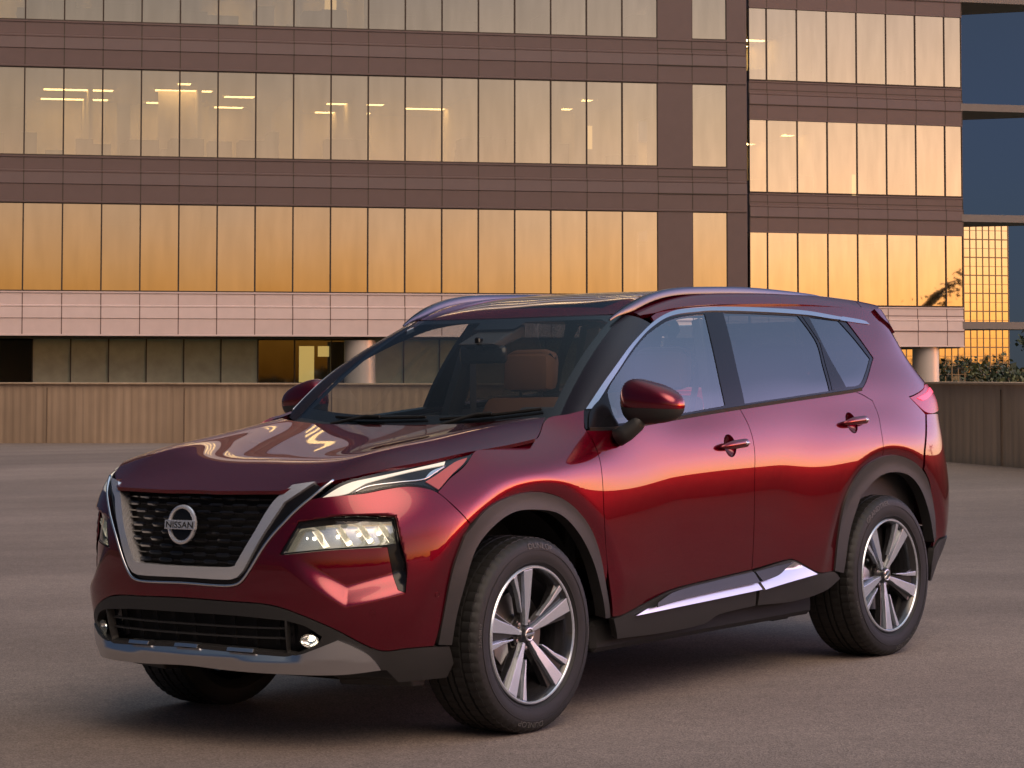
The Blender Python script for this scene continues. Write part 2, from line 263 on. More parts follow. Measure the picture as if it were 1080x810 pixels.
class MB:
    """collects several shapes into one mesh"""
    def __init__(s): s.V = []; s.F = []; s.N = []
    def add(s, V, F):
        b = len(s.V); s.V += [tuple(map(float, v)) for v in V]; s.F += [tuple(i + b for i in f) for f in F]; return s
    def box(s, c, d, R=None, bev=0):
        x, y, z = d[0] / 2, d[1] / 2, d[2] / 2
        if bev:
            V = []; 
            for sx in (-1, 1):
                for sy in (-1, 1):
                    for sz in (-1, 1):
                        V += [(sx * (x - bev), sy * (y - bev), sz * z), (sx * (x - bev), sy * y, sz * (z - bev)), (sx * x, sy * (y - bev), sz * (z - bev))]
            bm = bmesh.new()
            for v in V: bm.verts.new(v)
            bmesh.ops.convex_hull(bm, input=bm.verts); bm.verts.index_update()
            V = [np.array(v.co) for v in bm.verts]; F = [[v.index for v in f.verts] for f in bm.faces]; bm.free()
        else:
            V = [np.array((i, j, k)) for i in (-x, x) for j in (-y, y) for k in (-z, z)]
            F = [(0, 1, 3, 2), (4, 6, 7, 5), (0, 4, 5, 1), (2, 3, 7, 6), (0, 2, 6, 4), (1, 5, 7, 3)]
        R = np.eye(3) if R is None else np.array(R)
        return s.add([R @ v + np.array(c) for v in V], F)
    def sweep(s, P, prof, up=(0, 0, 1), ups=None, closed=False, caps=True, scale=None):
        """profile (a: sideways, b: up) swept along the polyline P"""
        P = np.array(P, float); n = len(P); k = len(prof); V = []
        T = np.gradient(P, axis=0) if not closed else np.roll(P, -1, 0) - np.roll(P, 1, 0)
        for i in range(n):
            t = T[i] / np.linalg.norm(T[i]); u = np.array(ups[i] if ups is not None else up, float)
            a = np.cross(t, u); a /= np.linalg.norm(a); u = np.cross(a, t); sc = 1 if scale is None else scale[i]
            V += [P[i] + a * q[0] * sc + u * q[1] * sc for q in prof]
        F = []
        for i in range(n if closed else n - 1):
            j = (i + 1) % n
            F += [(i * k + q, i * k + (q + 1) % k, j * k + (q + 1) % k, j * k + q) for q in range(k)]
        if caps and not closed: F += [tuple(range(k))[::-1], tuple((n - 1) * k + q for q in range(k))]
        return s.add(V, F)
    def tube(s, P, r, k=8, **kw):
        return s.sweep(P, [(r * math.cos(a), r * math.sin(a)) for a in np.linspace(0, 2 * math.pi, k, endpoint=False)], **kw)
    def lathe(s, prof, n=48, axis='z', c=(0, 0, 0), close=False):
        k = len(prof); V = []
        for i in range(n):
            a = 2 * math.pi * i / n
            for r, h in prof:
                p = {'z': (r * math.cos(a), r * math.sin(a), h), 'y': (r * math.sin(a), h, r * math.cos(a))}[axis]
                V.append(np.array(p) + np.array(c))
        F = []
        for i in range(n):
            j = (i + 1) % n
            F += [(i * k + q, j * k + q, j * k + (q + 1) % k, i * k + (q + 1) % k) for q in range(k if close else k - 1)]
        return s.add(V, F)
    def prism(s, poly, h0, h1, fn=None):
        """outline extruded between two heights; fn maps (a, b, h) into space"""
        n = len(poly); fn = fn or (lambda a, b, h: (a, b, h))
        V = [fn(a, b, h) for h in (h0, h1) for a, b in poly]
        F = [tuple(range(n))[::-1], tuple(range(n, 2 * n))] + [(i, (i + 1) % n, n + (i + 1) % n, n + i) for i in range(n)]
        return s.add(V, F)
    def build(s, name, mat, parent=None, smooth=False, angle=None, bevel=0):
        o = mobj(name, s.V, s.F, mat, parent, smooth)
        bm = bmesh.new(); bm.from_mesh(o.data); bmesh.ops.recalc_face_normals(bm, faces=bm.faces)
        if bevel:
            es = [e for e in bm.edges if e.is_manifold and e.calc_face_angle(0) > rad(25)]
            bmesh.ops.bevel(bm, geom=es, offset=bevel, segments=2, profile=.6, affect='EDGES')
        if angle is not None:
            for f in bm.faces: f.smooth = True
            for e in bm.edges:
                if e.is_manifold and e.calc_face_angle(0) > rad(angle): e.smooth = False
        bm.to_mesh(o.data); bm.free(); return o
def rough_noise(nt, scale, lo, hi, vec=None):
    n = nt.nodes.new('ShaderNodeTexNoise'); n.inputs['Scale'].default_value = scale; n.inputs['Detail'].default_value = 6
    r = nt.nodes.new('ShaderNodeMapRange'); r.inputs[3].default_value = lo; r.inputs[4].default_value = hi
    nt.links.new(n.outputs[0], r.inputs[0])
    if vec: nt.links.new(vec, n.inputs[0])
    return r.outputs[0]
def mat(name, col, rough=.5, metal=0, coat=0, spec=.5, emit=None, es=0, bump=None, var=0, coat_rough=.02):
    m = bpy.data.materials.new(name); m.use_nodes = True; nt = m.node_tree; p = nt.nodes['Principled BSDF']
    p.inputs['Base Color'].default_value = (*col, 1); p.inputs['Roughness'].default_value = rough; p.inputs['Metallic'].default_value = metal
    p.inputs['Coat Weight'].default_value = coat; p.inputs['Coat Roughness'].default_value = coat_rough; p.inputs['Specular IOR Level'].default_value = spec
    if emit: p.inputs['Emission Color'].default_value = (*emit, 1); p.inputs['Emission Strength'].default_value = es
    tc = nt.nodes.new('ShaderNodeTexCoord')
    if var:
        n = nt.nodes.new('ShaderNodeTexNoise'); n.inputs['Scale'].default_value = 3; n.inputs['Detail'].default_value = 8
        mx = nt.nodes.new('ShaderNodeMix'); mx.data_type = 'RGBA'
        mx.inputs[6].default_value = (*[c * (1 - var) for c in col], 1); mx.inputs[7].default_value = (*[min(1, c * (1 + var)) for c in col], 1)
        nt.links.new(tc.outputs['Object'], n.inputs[0]); nt.links.new(n.outputs[0], mx.inputs[0]); nt.links.new(mx.outputs[2], p.inputs['Base Color'])
    if bump:
        n = nt.nodes.new('ShaderNodeTexNoise'); n.inputs['Scale'].default_value = bump[0]; n.inputs['Detail'].default_value = 3
        b = nt.nodes.new('ShaderNodeBump'); b.inputs['Strength'].default_value = bump[1]; b.inputs['Distance'].default_value = .002
        nt.links.new(tc.outputs['Object'], n.inputs[0]); nt.links.new(n.outputs[0], b.inputs['Height']); nt.links.new(b.outputs[0], p.inputs['Normal'])
    return m
def glass_mat(name, tint, refl, ior=1.5, rough=0.0):
    """thin pane: fresnel-weighted reflection over a tinted view through"""
    m = bpy.data.materials.new(name); m.use_nodes = True; nt = m.node_tree; nt.nodes.clear()
    o = nt.nodes.new('ShaderNodeOutputMaterial'); mx = nt.nodes.new('ShaderNodeMixShader')
    t = nt.nodes.new('ShaderNodeBsdfTransparent'); t.inputs[0].default_value = (*tint, 1)
    g = nt.nodes.new('ShaderNodeBsdfGlossy'); g.inputs['Roughness'].default_value = rough; g.inputs[0].default_value = (1, 1, 1, 1)
    ge = nt.nodes.new('ShaderNodeNewGeometry'); dt = nt.nodes.new('ShaderNodeVectorMath'); dt.operation = 'DOT_PRODUCT'
    nt.links.new(ge.outputs['Incoming'], dt.inputs[0]); nt.links.new(ge.outputs['Normal'], dt.inputs[1])
    def mth(op, a, b=None):
        q = nt.nodes.new('ShaderNodeMath'); q.operation = op
        for i, v in enumerate((a, b)):
            if v is None: continue
            if isinstance(v, (int, float)): q.inputs[i].default_value = v
            else: nt.links.new(v, q.inputs[i])
        return q.outputs[0]
    k = mth('POWER', mth('SUBTRACT', 1.0, mth('ABSOLUTE', dt.outputs['Value'])), 5.0)
    nt.links.new(mth('ADD', mth('MULTIPLY', k, 1 - refl), refl), mx.inputs[0])
    nt.links.new(t.outputs[0], mx.inputs[1]); nt.links.new(g.outputs[0], mx.inputs[2]); nt.links.new(mx.outputs[0], o.inputs[0])
    return m
# --- trimmed panels cut out of the spline surfaces
def crom(P, closed=True, step=.012, corner=32):
    """densify a polyline: a smooth curve through the points, kept sharp where it turns by more than `corner` degrees"""
    P = [np.array(p, float) for p in P]; n = len(P); out = []
    def turn(i):
        a = P[i] - P[(i - 1) % n]; b = P[(i + 1) % n] - P[i]
        d = np.linalg.norm(a) * np.linalg.norm(b)
        return 180 if d < 1e-12 else math.degrees(math.acos(max(-1, min(1, float(a @ b) / d))))
    sharp = [turn(i) > corner or (not closed and i in (0, n - 1)) for i in range(n)]
    for i in range(n if closed else n - 1):
        a, b = P[i], P[(i + 1) % n]; L = np.linalg.norm(b - a); k = max(1, int(math.ceil(L / step)))
        def tan(j):
            q = P[(j + 1) % n] - P[(j - 1) % n]; l = np.linalg.norm(q); return q / l if l > 1e-12 else q
        d = (b - a) / max(L, 1e-12)
        ta = d if sharp[i] else tan(i); tb = d if sharp[(i + 1) % n] else tan((i + 1) % n)
        for q in range(k):
            t = q / k; h = (2*t**3-3*t*t+1, t**3-2*t*t+t, -2*t**3+3*t*t, t**3-t*t)
            out.append(h[0] * a + h[1] * L * ta + h[2] * b + h[3] * L * tb)
    if not closed: out.append(P[-1])
    return np.array(out)
def area2(P): return float(np.sum(P[:, 0] * np.roll(P[:, 1], -1) - np.roll(P[:, 0], -1) * P[:, 1]))
def inset(P, g):
    if area2(P) < 0: P = P[::-1]
    e = np.roll(P, -1, 0) - P; e /= np.linalg.norm(e, axis=1)[:, None] + 1e-12
    nn = np.stack([-e[:, 1], e[:, 0]], 1); m = nn + np.roll(nn, 1, 0); l = np.linalg.norm(m, axis=1)
    m /= np.maximum(l, .6)[:, None]; return P + m * g / np.maximum(l / 2, .5)[:, None]
def inside(poly, Q):
    x, y = Q[:, 0], Q[:, 1]; r = np.zeros(len(Q), bool); x0, y0 = poly[:, 0], poly[:, 1]; x1, y1 = np.roll(x0, -1), np.roll(y0, -1)
    for a, b, c, d in zip(x0, y0, x1, y1):
        if b == d: continue
        k = ((b > y) != (d > y)) & (x < (c - a) * (y - b) / (d - b) + a); r ^= k
    return r
def dist_poly(poly, Q):
    D = np.full(len(Q), 1e9)
    for a, b in zip(poly, np.roll(poly, -1, 0)):
        e = b - a; t = np.clip(((Q - a) @ e) / (e @ e + 1e-18), 0, 1); D = np.minimum(D, np.linalg.norm(Q - a - t[:, None] * e, axis=1))
    return D
def panel(name, poly, surf, mt, parent, off=0., depth=.012, res=.022, holes=(), gap=0., flip=False, side=1, corner=32, dens=True, roll=.004, fine=None):
    """a sheet-metal panel: the outline trimmed out of the surface, its edges rolled inwards by `depth`"""
    P = crom(poly, step=res * .6, corner=corner) if dens else np.array(poly, float)
    if area2(P) < 0: P = P[::-1]
    if gap: P = inset(P, gap)
    loops = [P] + [(lambda h: (h if area2(h) < 0 else h[::-1]))(inset(crom(h, step=res * .6, corner=corner), -gap)) for h in holes]
    lo, hi = P.min(0), P.max(0)
    gx, gy = np.meshgrid(np.arange(lo[0], hi[0], res), np.arange(lo[1], hi[1], res)); gx = gx + (np.arange(gx.shape[0]) % 2)[:, None] * res * .5
    Q = np.stack([gx.ravel(), gy.ravel()], 1)
    if fine is not None:
        fx, fy = np.meshgrid(np.arange(fine[0], fine[1], res * .4), np.arange(fine[2], fine[3], res * .4))
        au = np.abs(Q[:, 0]) if fine[0] < 1 else Q[:, 0]
        k = (au > fine[0]) & (au < fine[1]) & (Q[:, 1] > fine[2]) & (Q[:, 1] < fine[3])
        f2 = np.stack([fx.ravel(), fy.ravel()], 1); Q = np.concatenate([Q[~k], f2] + ([f2 * (-1, 1)] if fine[0] < 1 else []))
    Q = Q + (rng.random(Q.shape) - .5) * res * .02
    k = inside(P, Q)
    for h in loops[1:]: k &= ~inside(h, Q)
    Q = Q[k]
    if len(Q): 
        D = np.minimum.reduce([dist_poly(l, Q) for l in loops]); Q = Q[D > res * (.35 if fine is None else .16)]
    allv = []; edges = []
    for l in loops:
        b = len(allv); n = len(l); allv += [Vector(map(float, v)) for v in l]; edges += [(b + i, b + (i + 1) % n) for i in range(n)]
    nb = len(allv); allv += [Vector(map(float, v)) for v in Q]
    vo, eo, fo, vorig, eorig, forig = delaunay_2d_cdt(allv, edges, [], 0, 1e-6)
    UV = np.array([tuple(v) for v in vo]); T3 = np.array([list(f) for f in fo]); cen = UV[T3].mean(1); kf = inside(P, cen)
    for h in loops[1:]: kf &= ~inside(h, cen)
    T3 = T3[kf]; used = np.unique(T3); rm = np.full(len(UV), -1); rm[used] = np.arange(len(used)); UV = UV[used]; fo = rm[T3]
    Pt = surf.pt(UV[:, 0], UV[:, 1]); Nm = surf.nrm(UV[:, 0], UV[:, 1])
    Pt = Pt + Nm * off
    F = [[int(i) for i in f] for f in fo]
    # winding
    f0 = F[len(F) // 2]; fn = np.cross(Pt[f0[1]] - Pt[f0[0]], Pt[f0[2]] - Pt[f0[0]])
    if fn @ Nm[f0[0]] < 0: F = [f[::-1] for f in F]
    V = [Pt]; N = [Nm]; base = len(Pt)
    if depth:
        cnt = {}
        for f in F:
            for a, b in zip(f, f[1:] + f[:1]): cnt[(a, b)] = 1
        bd = [(a, b) for (a, b) in cnt if (b, a) not in cnt]
        ids = sorted({i for e in bd for i in e}); mp = {v: i for i, v in enumerate(ids)}; n = len(ids)
        T = np.zeros((len(Pt), 3))
        for a, b in bd:
            t = Pt[b] - Pt[a]; o_ = np.cross(t, Nm[a]); l = np.linalg.norm(o_)
            if l > 1e-9: T[a] += o_ / l; T[b] += o_ / l
        T = T[ids]; T /= np.linalg.norm(T, axis=1)[:, None] + 1e-9
        A = Pt[ids]; NA = Nm[ids]
        V += [A, A - NA * depth]; N += [T, T]
        F += [[base + mp[b], base + mp[a], base + n + mp[a], base + n + mp[b]] for a, b in bd]
    V = np.concatenate(V); N = np.concatenate(N)
    if side < 0:
        V = V * (1, -1, 1); N = N * (1, -1, 1); F = [f[::-1] for f in F]
    return mobj(name, V, F, mt, parent, True, N)
def both(name, poly, surf, mt, parents, **kw):
    """the panel and its twin on the car's other side"""
    return [panel(name, poly, surf, mt, p, side=sd_, **kw) for p, sd_ in zip(parents, (1, -1))]
def mirror_half(L):
    """half outline from the centre line and back to it, made whole across s = 0"""
    L = [np.array(p) for p in L]; L[0][0] = 0; L[-1][0] = 0
    return L[1:-1] + [L[-1]] + [p * (-1, 1) for p in L[-2:0:-1]] + [L[0]]

# ---------------------------------------------------------------- the setting
def asphalt():
    m = mat('deck_aggregate', (.13, .115, .105), .85, spec=.35); nt = m.node_tree; p = nt.nodes['Principled BSDF']; L = nt.links
    tc = nt.nodes.new('ShaderNodeTexCoord')
    def noise(sc, det, rough=.6):
        n = nt.nodes.new('ShaderNodeTexNoise'); n.inputs['Scale'].default_value = sc; n.inputs['Detail'].default_value = det; n.inputs['Roughness'].default_value = rough
        L.new(tc.outputs['Object'], n.inputs[0]); return n.outputs[0]
    def ramp(src, a, b, c0, c1):
        r = nt.nodes.new('ShaderNodeValToRGB'); r.color_ramp.elements[0].position = a; r.color_ramp.elements[1].position = b
        r.color_ramp.elements[0].color = (*c0, 1); r.color_ramp.elements[1].color = (*c1, 1); L.new(src, r.inputs[0]); return r.outputs[0]
    def mul(a, b, f=1):
        x = nt.nodes.new('ShaderNodeMix'); x.data_type = 'RGBA'; x.blend_type = 'MULTIPLY'; x.inputs[0].default_value = f; L.new(a, x.inputs[6]); L.new(b, x.inputs[7]); return x.outputs[2]
    base = ramp(noise(.35, 6), .35, .68, (.190, .156, .136), (.232, .193, .170))
    v = nt.nodes.new('ShaderNodeTexVoronoi'); v.inputs['Scale'].default_value = 150; L.new(tc.outputs['Object'], v.inputs['Vector'])
    sp = nt.nodes.new('ShaderNodeSeparateColor'); L.new(v.outputs['Color'], sp.inputs[0])
    grain = ramp(sp.outputs[0], .0, 1.0, (.66, .65, .64), (1.36, 1.34, 1.32))
    c = mul(base, grain)
    c = mul(c, ramp(noise(9, 4), .3, .75, (.90, .90, .90), (1.07, 1.07, 1.07)))
    c = mul(c, ramp(noise(.12, 3), .42, .60, (.86, .855, .85), (1.06, 1.055, 1.05)))
    # faint straight tyre and drainage stains
    mp = nt.nodes.new('ShaderNodeMapping'); mp.inputs['Scale'].default_value = (.05, 1.2, 1); mp.inputs['Rotation'].default_value = (0, 0, rad(8)); L.new(tc.outputs['Object'], mp.inputs[0])
    n2 = nt.nodes.new('ShaderNodeTexNoise'); n2.inputs['Scale'].default_value = .9; n2.inputs['Detail'].default_value = 5; L.new(mp.outputs[0], n2.inputs[0])
    c = mul(c, ramp(n2.outputs[0], .36, .62, (.88, .87, .87), (1.06, 1.055, 1.05)))
    L.new(c, p.inputs['Base Color'])
    b = nt.nodes.new('ShaderNodeBump'); b.inputs['Strength'].default_value = .45; b.inputs['Distance'].default_value = .003
    L.new(v.outputs['Distance'], b.inputs['Height']); L.new(b.outputs[0], p.inputs['Normal'])
    return m
DECK = asphalt()
def deck_z(x, y): return (CM0[2] @ np.array([0, 0, 0]) if False else 0) + (0.021599 * (x + .621917) + .008997 * (y - 10.153263)) / .999726
pts_ = [(-60, 75.2), (3.14, 38.06), (14.5, -3.3), (40, -8), (40, -70), (-60, -70)]
nx, ny = 40, 40
m = MB(); m.add([(x, y, deck_z(x, y)) for x, y in pts_], [tuple(range(6))[::-1]])
deck = m.build('parking_deck', DECK); tag(deck, kind='structure')
if deck.data.polygons[0].normal.z < 0: deck.data.flip_normals()
TERR = mat('far_ground', (.05, .06, .03), .95, var=.4)
m = MB(); m.add([(2500 * math.cos(a), 2500 * math.sin(a), -7) for a in np.linspace(0, 2 * math.pi, 64, endpoint=False)], [tuple(range(64))]); tag(m.build('terrain', TERR), kind='structure')
def concrete(name, c0, c1, streak=True):
    m = mat(name, c0, .8, spec=.3); nt = m.node_tree; p = nt.nodes['Principled BSDF']; L = nt.links; tc = nt.nodes.new('ShaderNodeTexCoord')
    mp = nt.nodes.new('ShaderNodeMapping'); mp.inputs['Scale'].default_value = (7, 7, .35); L.new(tc.outputs['Object'], mp.inputs[0])
    n = nt.nodes.new('ShaderNodeTexNoise'); n.inputs['Scale'].default_value = 1.0; n.inputs['Detail'].default_value = 7; n.inputs['Roughness'].default_value = .65; L.new(mp.outputs[0], n.inputs[0])
    r = nt.nodes.new('ShaderNodeValToRGB'); r.color_ramp.elements[0].position = .30; r.color_ramp.elements[1].position = .70
    r.color_ramp.elements[0].color = (*c0, 1); r.color_ramp.elements[1].color = (*c1, 1); L.new(n.outputs[0], r.inputs[0])
    n3 = nt.nodes.new('ShaderNodeTexNoise'); n3.inputs['Scale'].default_value = .6; n3.inputs['Detail'].default_value = 4; L.new(tc.outputs['Object'], n3.inputs[0])
    r3 = nt.nodes.new('ShaderNodeMapRange'); r3.inputs[1].default_value = .3; r3.inputs[2].default_value = .7; r3.inputs[3].default_value = .78; r3.inputs[4].default_value = 1.15; L.new(n3.outputs[0], r3.inputs[0])
    x = nt.nodes.new('ShaderNodeMix'); x.data_type = 'RGBA'; x.blend_type = 'MULTIPLY'; x.inputs[0].default_value = 1; L.new(r.outputs[0], x.inputs[6]); L.new(r3.outputs[0], x.inputs[7]); L.new(x.outputs[2], p.inputs['Base Color'])
    b = nt.nodes.new('ShaderNodeBump'); b.inputs['Strength'].default_value = .2; b.inputs['Distance'].default_value = .01; L.new(n.outputs[0], b.inputs['Height']); L.new(b.outputs[0], p.inputs['Normal'])
    return m
WALLM = concrete('ribbed_concrete', (.37, .265, .178), (.47, .34, .235))
COPE = concrete('coping_concrete', (.40, .29, .19), (.52, .39, .27))
def ribbed_wall(name, A, B, top, label):
    A = np.array(A, float); B = np.array(B, float); d = B - A; Ln = np.linalg.norm(d); d /= Ln; nrm = np.array([-d[1], d[0]])
    if nrm @ (np.array([0., 0.]) - A) > 0: nrm = -nrm            # away from the camera
    root = empty(name, loc=(A[0], A[1], deck_z(*A))); tag(root, label, 'parapet wall')
    V = []; F = []; n = int(Ln / .045); z0 = lambda p: deck_z(*p) - .15
    for i in range(n + 1):                       # shallow irregular board-marked ribs
        p = A + d * Ln * i / n; off = (.005 if i % 4 in (1, 2) else 0) + .003 * rng.random(); q = p - nrm * off
        V += [(*q, z0(p)), (*q, top)]
    V += [(*(B + nrm * .25), z0(B)), (*(B + nrm * .25), top), (*(A + nrm * .25), z0(A)), (*(A + nrm * .25), top)]
    k = n + 3; F = [(2 * i, 2 * ((i + 1) % k), 2 * ((i + 1) % k) + 1, 2 * i + 1) for i in range(k)]
    V = [np.array(v) - np.array(root.location) for v in V]
    MB().add(V, F).build('wall_face', WALLM, root)
    m = MB(); ang = math.atan2(d[1], d[0]); R = np.array([[math.cos(ang), -math.sin(ang), 0], [math.sin(ang), math.cos(ang), 0], [0, 0, 1]])
    mid = (A + B) / 2 + nrm * .12; m.box(np.array((*mid, top + .012)) - np.array(root.location), (Ln, .34, .03), R, bev=.006); m.build('coping', COPE, root)
    m = MB()
    j = 0
    while 3.05 * j < Ln:                                  # joints between the cast bays, a form-tie scar in each
        p = A + d * 3.05 * j - nrm * .018; m.box(np.array((*p, (top + deck_z(*p)) / 2 - .03)) - np.array(root.location), (.014, .012, top - deck_z(*p) - .06), R); j += 1
    m.build('bay_joints', DARKJ, root); 
    return root
DARKJ = mat('joint_shadow_gap', (.15, .105, .072), .9)
ribbed_wall('parapet_wall', (-24, 54.0), (3.14, 38.06), 1.19, 'long tan ribbed concrete parapet wall behind the hood, below the office windows')
ribbed_wall('parapet_wall', (3.24, 38.0), (13.6, .2), 1.243, 'dark ribbed concrete parapet wall behind the tail of the car, on the right')
# ---------------------------------------------------------------- office building
def stone(name, c, rough, coat=0):
    m = mat(name, c, rough, coat=coat, coat_rough=.25, var=.10); nt = m.node_tree; p = nt.nodes['Principled BSDF']; L = nt.links
    tc = nt.nodes.new('ShaderNodeTexCoord'); v = nt.nodes.new('ShaderNodeTexNoise'); v.inputs['Scale'].default_value = 14; v.inputs['Detail'].default_value = 8; L.new(tc.outputs['Object'], v.inputs[0])
    r = nt.nodes.new('ShaderNodeMapRange'); r.inputs[3].default_value = rough - .08; r.inputs[4].default_value = rough + .08; L.new(v.outputs[0], r.inputs[0]); L.new(r.outputs[0], p.inputs['Roughness'])
    return m
STONE = stone('brown_granite', (.098, .064, .060), .42, .25)
PALE = stone('pale_pink_granite', (.52, .42, .40), .42, .25)
MULL = mat('bronze_mullion', (.045, .032, .023), .45, .3)
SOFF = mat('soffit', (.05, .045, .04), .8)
COLM = mat('column_cladding', (.50, .44, .40), .35, .2)
SLAB = mat('canopy_slab', (.16, .14, .13), .7, var=.1)
IWALL = mat('office_wall', (.55, .47, .36), .9); ICEIL = mat('office_ceiling', (.6, .56, .48), .9); IFLR = mat('office_carpet', (.10, .09, .08), .95)
IDARK = mat('office_furniture', (.03, .027, .025), .7)
LAMPM = mat('office_lamp', (1, .9, .6), .5, emit=(1, .70, .28), es=2.6)
def facade_glass(name, tint, refl, see):
    """coated pane: mostly a mirror, a dim view of the office behind it; each pane a little out of true"""
    m = bpy.data.materials.new(name); m.use_nodes = True; nt = m.node_tree; nt.nodes.clear(); L = nt.links
    o = nt.nodes.new('ShaderNodeOutputMaterial'); mx = nt.nodes.new('ShaderNodeMixShader'); mx.inputs[0].default_value = refl
    t = nt.nodes.new('ShaderNodeBsdfTransparent'); t.inputs[0].default_value = (*see, 1)
    g = nt.nodes.new('ShaderNodeBsdfGlossy'); g.inputs['Roughness'].default_value = .02
    tc = nt.nodes.new('ShaderNodeTexCoord'); mp = nt.nodes.new('ShaderNodeMapping'); mp.inputs['Scale'].default_value = (3, 3, .5); L.new(tc.outputs['Object'], mp.inputs[0])
    n = nt.nodes.new('ShaderNodeTexNoise'); n.inputs['Scale'].default_value = 1.2; n.inputs['Detail'].default_value = 6; L.new(mp.outputs[0], n.inputs[0])
    r = nt.nodes.new('ShaderNodeValToRGB'); r.color_ramp.elements[0].position = .3; r.color_ramp.elements[1].position = .7
    r.color_ramp.elements[0].color = (*[c * .88 for c in tint], 1); r.color_ramp.elements[1].color = (*tint, 1); L.new(n.outputs[0], r.inputs[0]); L.new(r.outputs[0], g.inputs[0])
    n2 = nt.nodes.new('ShaderNodeTexNoise'); n2.inputs['Scale'].default_value = .35; L.new(tc.outputs['Object'], n2.inputs[0])
    b = nt.nodes.new('ShaderNodeBump'); b.inputs['Strength'].default_value = .05; b.inputs['Distance'].default_value = .05; L.new(n2.outputs[0], b.inputs['Height']); L.new(b.outputs[0], g.inputs['Normal'])
    L.new(t.outputs[0], mx.inputs[1]); L.new(g.outputs[0], mx.inputs[2]); L.new(mx.outputs[0], o.inputs[0]); return m
FGL = facade_glass('coated_facade_glass', (.90, .80, .69), .72, (.75, .68, .58))
LGL = facade_glass('dark_lower_glass', (.60, .62, .58), .22, (.45, .46, .42))
SPG = mat('grey_backed_glass', (.34, .365, .28), .14, var=.25)
BR = np.array([4.78, 82.34, -7.0])
bld = empty('office_building', loc=tuple(BR)); tag(bld, 'brown granite office building with bands of mirror glass behind the parking deck', 'office building')
class Frame:
    def __init__(s, o, k): s.o = np.array([*o, 0.]); l = math.hypot(1, k); s.e = np.array([1 / l, k / l, 0]); s.n = np.array([-s.e[1], s.e[0], 0]); s.R = np.stack([s.e, s.n, (0, 0, 1)], 1)
    def __call__(s, x, d, z): return s.o + s.e * x + s.n * d + np.array([0, 0, z]) - BR
    def box(s, mb, x0, x1, d0, d1, z0, z1): mb.box(s((x0 + x1) / 2, (d0 + d1) / 2, (z0 + z1) / 2), (x1 - x0, d1 - d0, z1 - z0), s.R)
    def strip(s, mb, x0, x1, prof):              # profile (depth, z) extruded along the facade
        n = len(prof); mb.add([s(x, d, z) for x in (x0, x1) for d, z in prof], [tuple(range(n)), tuple(range(n, 2 * n))[::-1]] + [(i, n + i, n + (i + 1) % n, (i + 1) % n) for i in range(n)])
MF, WF_ = Frame((4.78, 82.34), .22), Frame((8.88, 94.02), .32)
mx_ = [-1.2 * i for i in range(0, 22)]                  # mullion lines of the long bay
PW = 1.2
FLOORS = [(3.94, 6.70), (8.16, 10.93), (12.38, 15.15)]
UP = [(16.60, 19.37), (20.82, 23.59), (25.04, 27.81)]
wx_ = [.0, .73] + [.73 + 1.236 * i for i in range(1, 7)] + [8.87]
def band(mb, fr, x0, x1, z0, z1):
    """spandrel between the head of one window row (z0) and the sill of the next (z1)"""
    h = (z1 - z0) / 1.455
    fr.strip(mb, x0, x1, [(.6, z1), (-.03, z1), (-.03, z1 - .05 * h), (.0, z1 - .055 * h), (.0, z1 - .44 * h), (-.05, z1 - .46 * h), (-.05, z1 - .50 * h), (-.040, z1 - .52 * h),
             (-.058, z1 - .87 * h), (-.03, z1 - .885 * h), (-.03, z0 + .05), (-.05, z0 + .045), (-.05, z0), (.6, z0)])
def joints(mb, fr, xs, z0, z1):
    h = (z1 - z0) / 1.455
    for x in xs:
        fr.strip(mb, x - .016, x + .016, [(.1, z1 - .06 * h), (-.004, z1 - .06 * h), (-.004, z1 - .44 * h), (-.054, z1 - .465 * h), (-.054, z1 - .495 * h), (-.045, z1 - .525 * h), (-.063, z1 - .87 * h), (-.034, z1 - .89 * h), (-.034, z0 + .05), (.1, z0 + .05)])
    for f_ in (.325, .875):
        fr.strip(mb, xs[-1] if xs[-1] < xs[0] else xs[0], xs[0] if xs[-1] < xs[0] else xs[-1], [(.05, z1 - f_ * h - .017), (-.004 if f_ < .5 else -.062, z1 - f_ * h - .017), (-.004 if f_ < .5 else -.062, z1 - f_ * h + .014), (.05, z1 - f_ * h + .014)])
sp, jn = MB(), MB(); pl, pj = MB(), MB()
zz_all = FLOORS + UP
band(pl, MF, -26.4, 3.04, 2.56, 3.94); joints(pj, MF, mx_ + [1.17, 2.37], 2.56, 3.94)
band(pl, WF_, .0, 8.87, 2.41, 3.92); joints(pj, WF_, wx_[::-1], 2.41, 3.92)
for i in range(len(zz_all) - 1):
    z0, z1 = zz_all[i][1], zz_all[i + 1][0]
    band(sp, MF, -26.4, 3.04, z0, z1); joints(jn, MF, mx_ + [1.17, 2.37], z0, z1)
    band(sp, WF_, .0, 8.87, z0 - .04, z1 - .02); joints(jn, WF_, wx_[::-1], z0 - .04, z1 - .02)
band(sp, MF, -26.4, 3.04, 27.81, 29.6); band(sp, WF_, 0, 8.87, 27.77, 29.6)
def two(a, b, name, ma, mb_):
    n = len(a.F); o = MB().add(a.V, a.F).add(b.V, b.F).build(name, [ma, mb_], bld)
    for i, p_ in enumerate(o.data.polygons): p_.material_index = int(i >= n)
two(sp, jn, 'spandrel', STONE, MULL); two(pl, pj, 'base_band', PALE, mat('base_joint', (.12, .075, .065), .7))
m = MB()
for z0, z1 in zz_all:
    for xa, xb in ((.0, 1.17), (2.37, 3.05)): m = MB(); MF.box(m, xa, xb, -.012, .5, z0, z1); m.build('pier', STONE, bld)
m = MB(); MF.box(m, 3.035, 3.05, -.01, 12.3, 2.56, 29.6)                       # return wall to the set-back wing
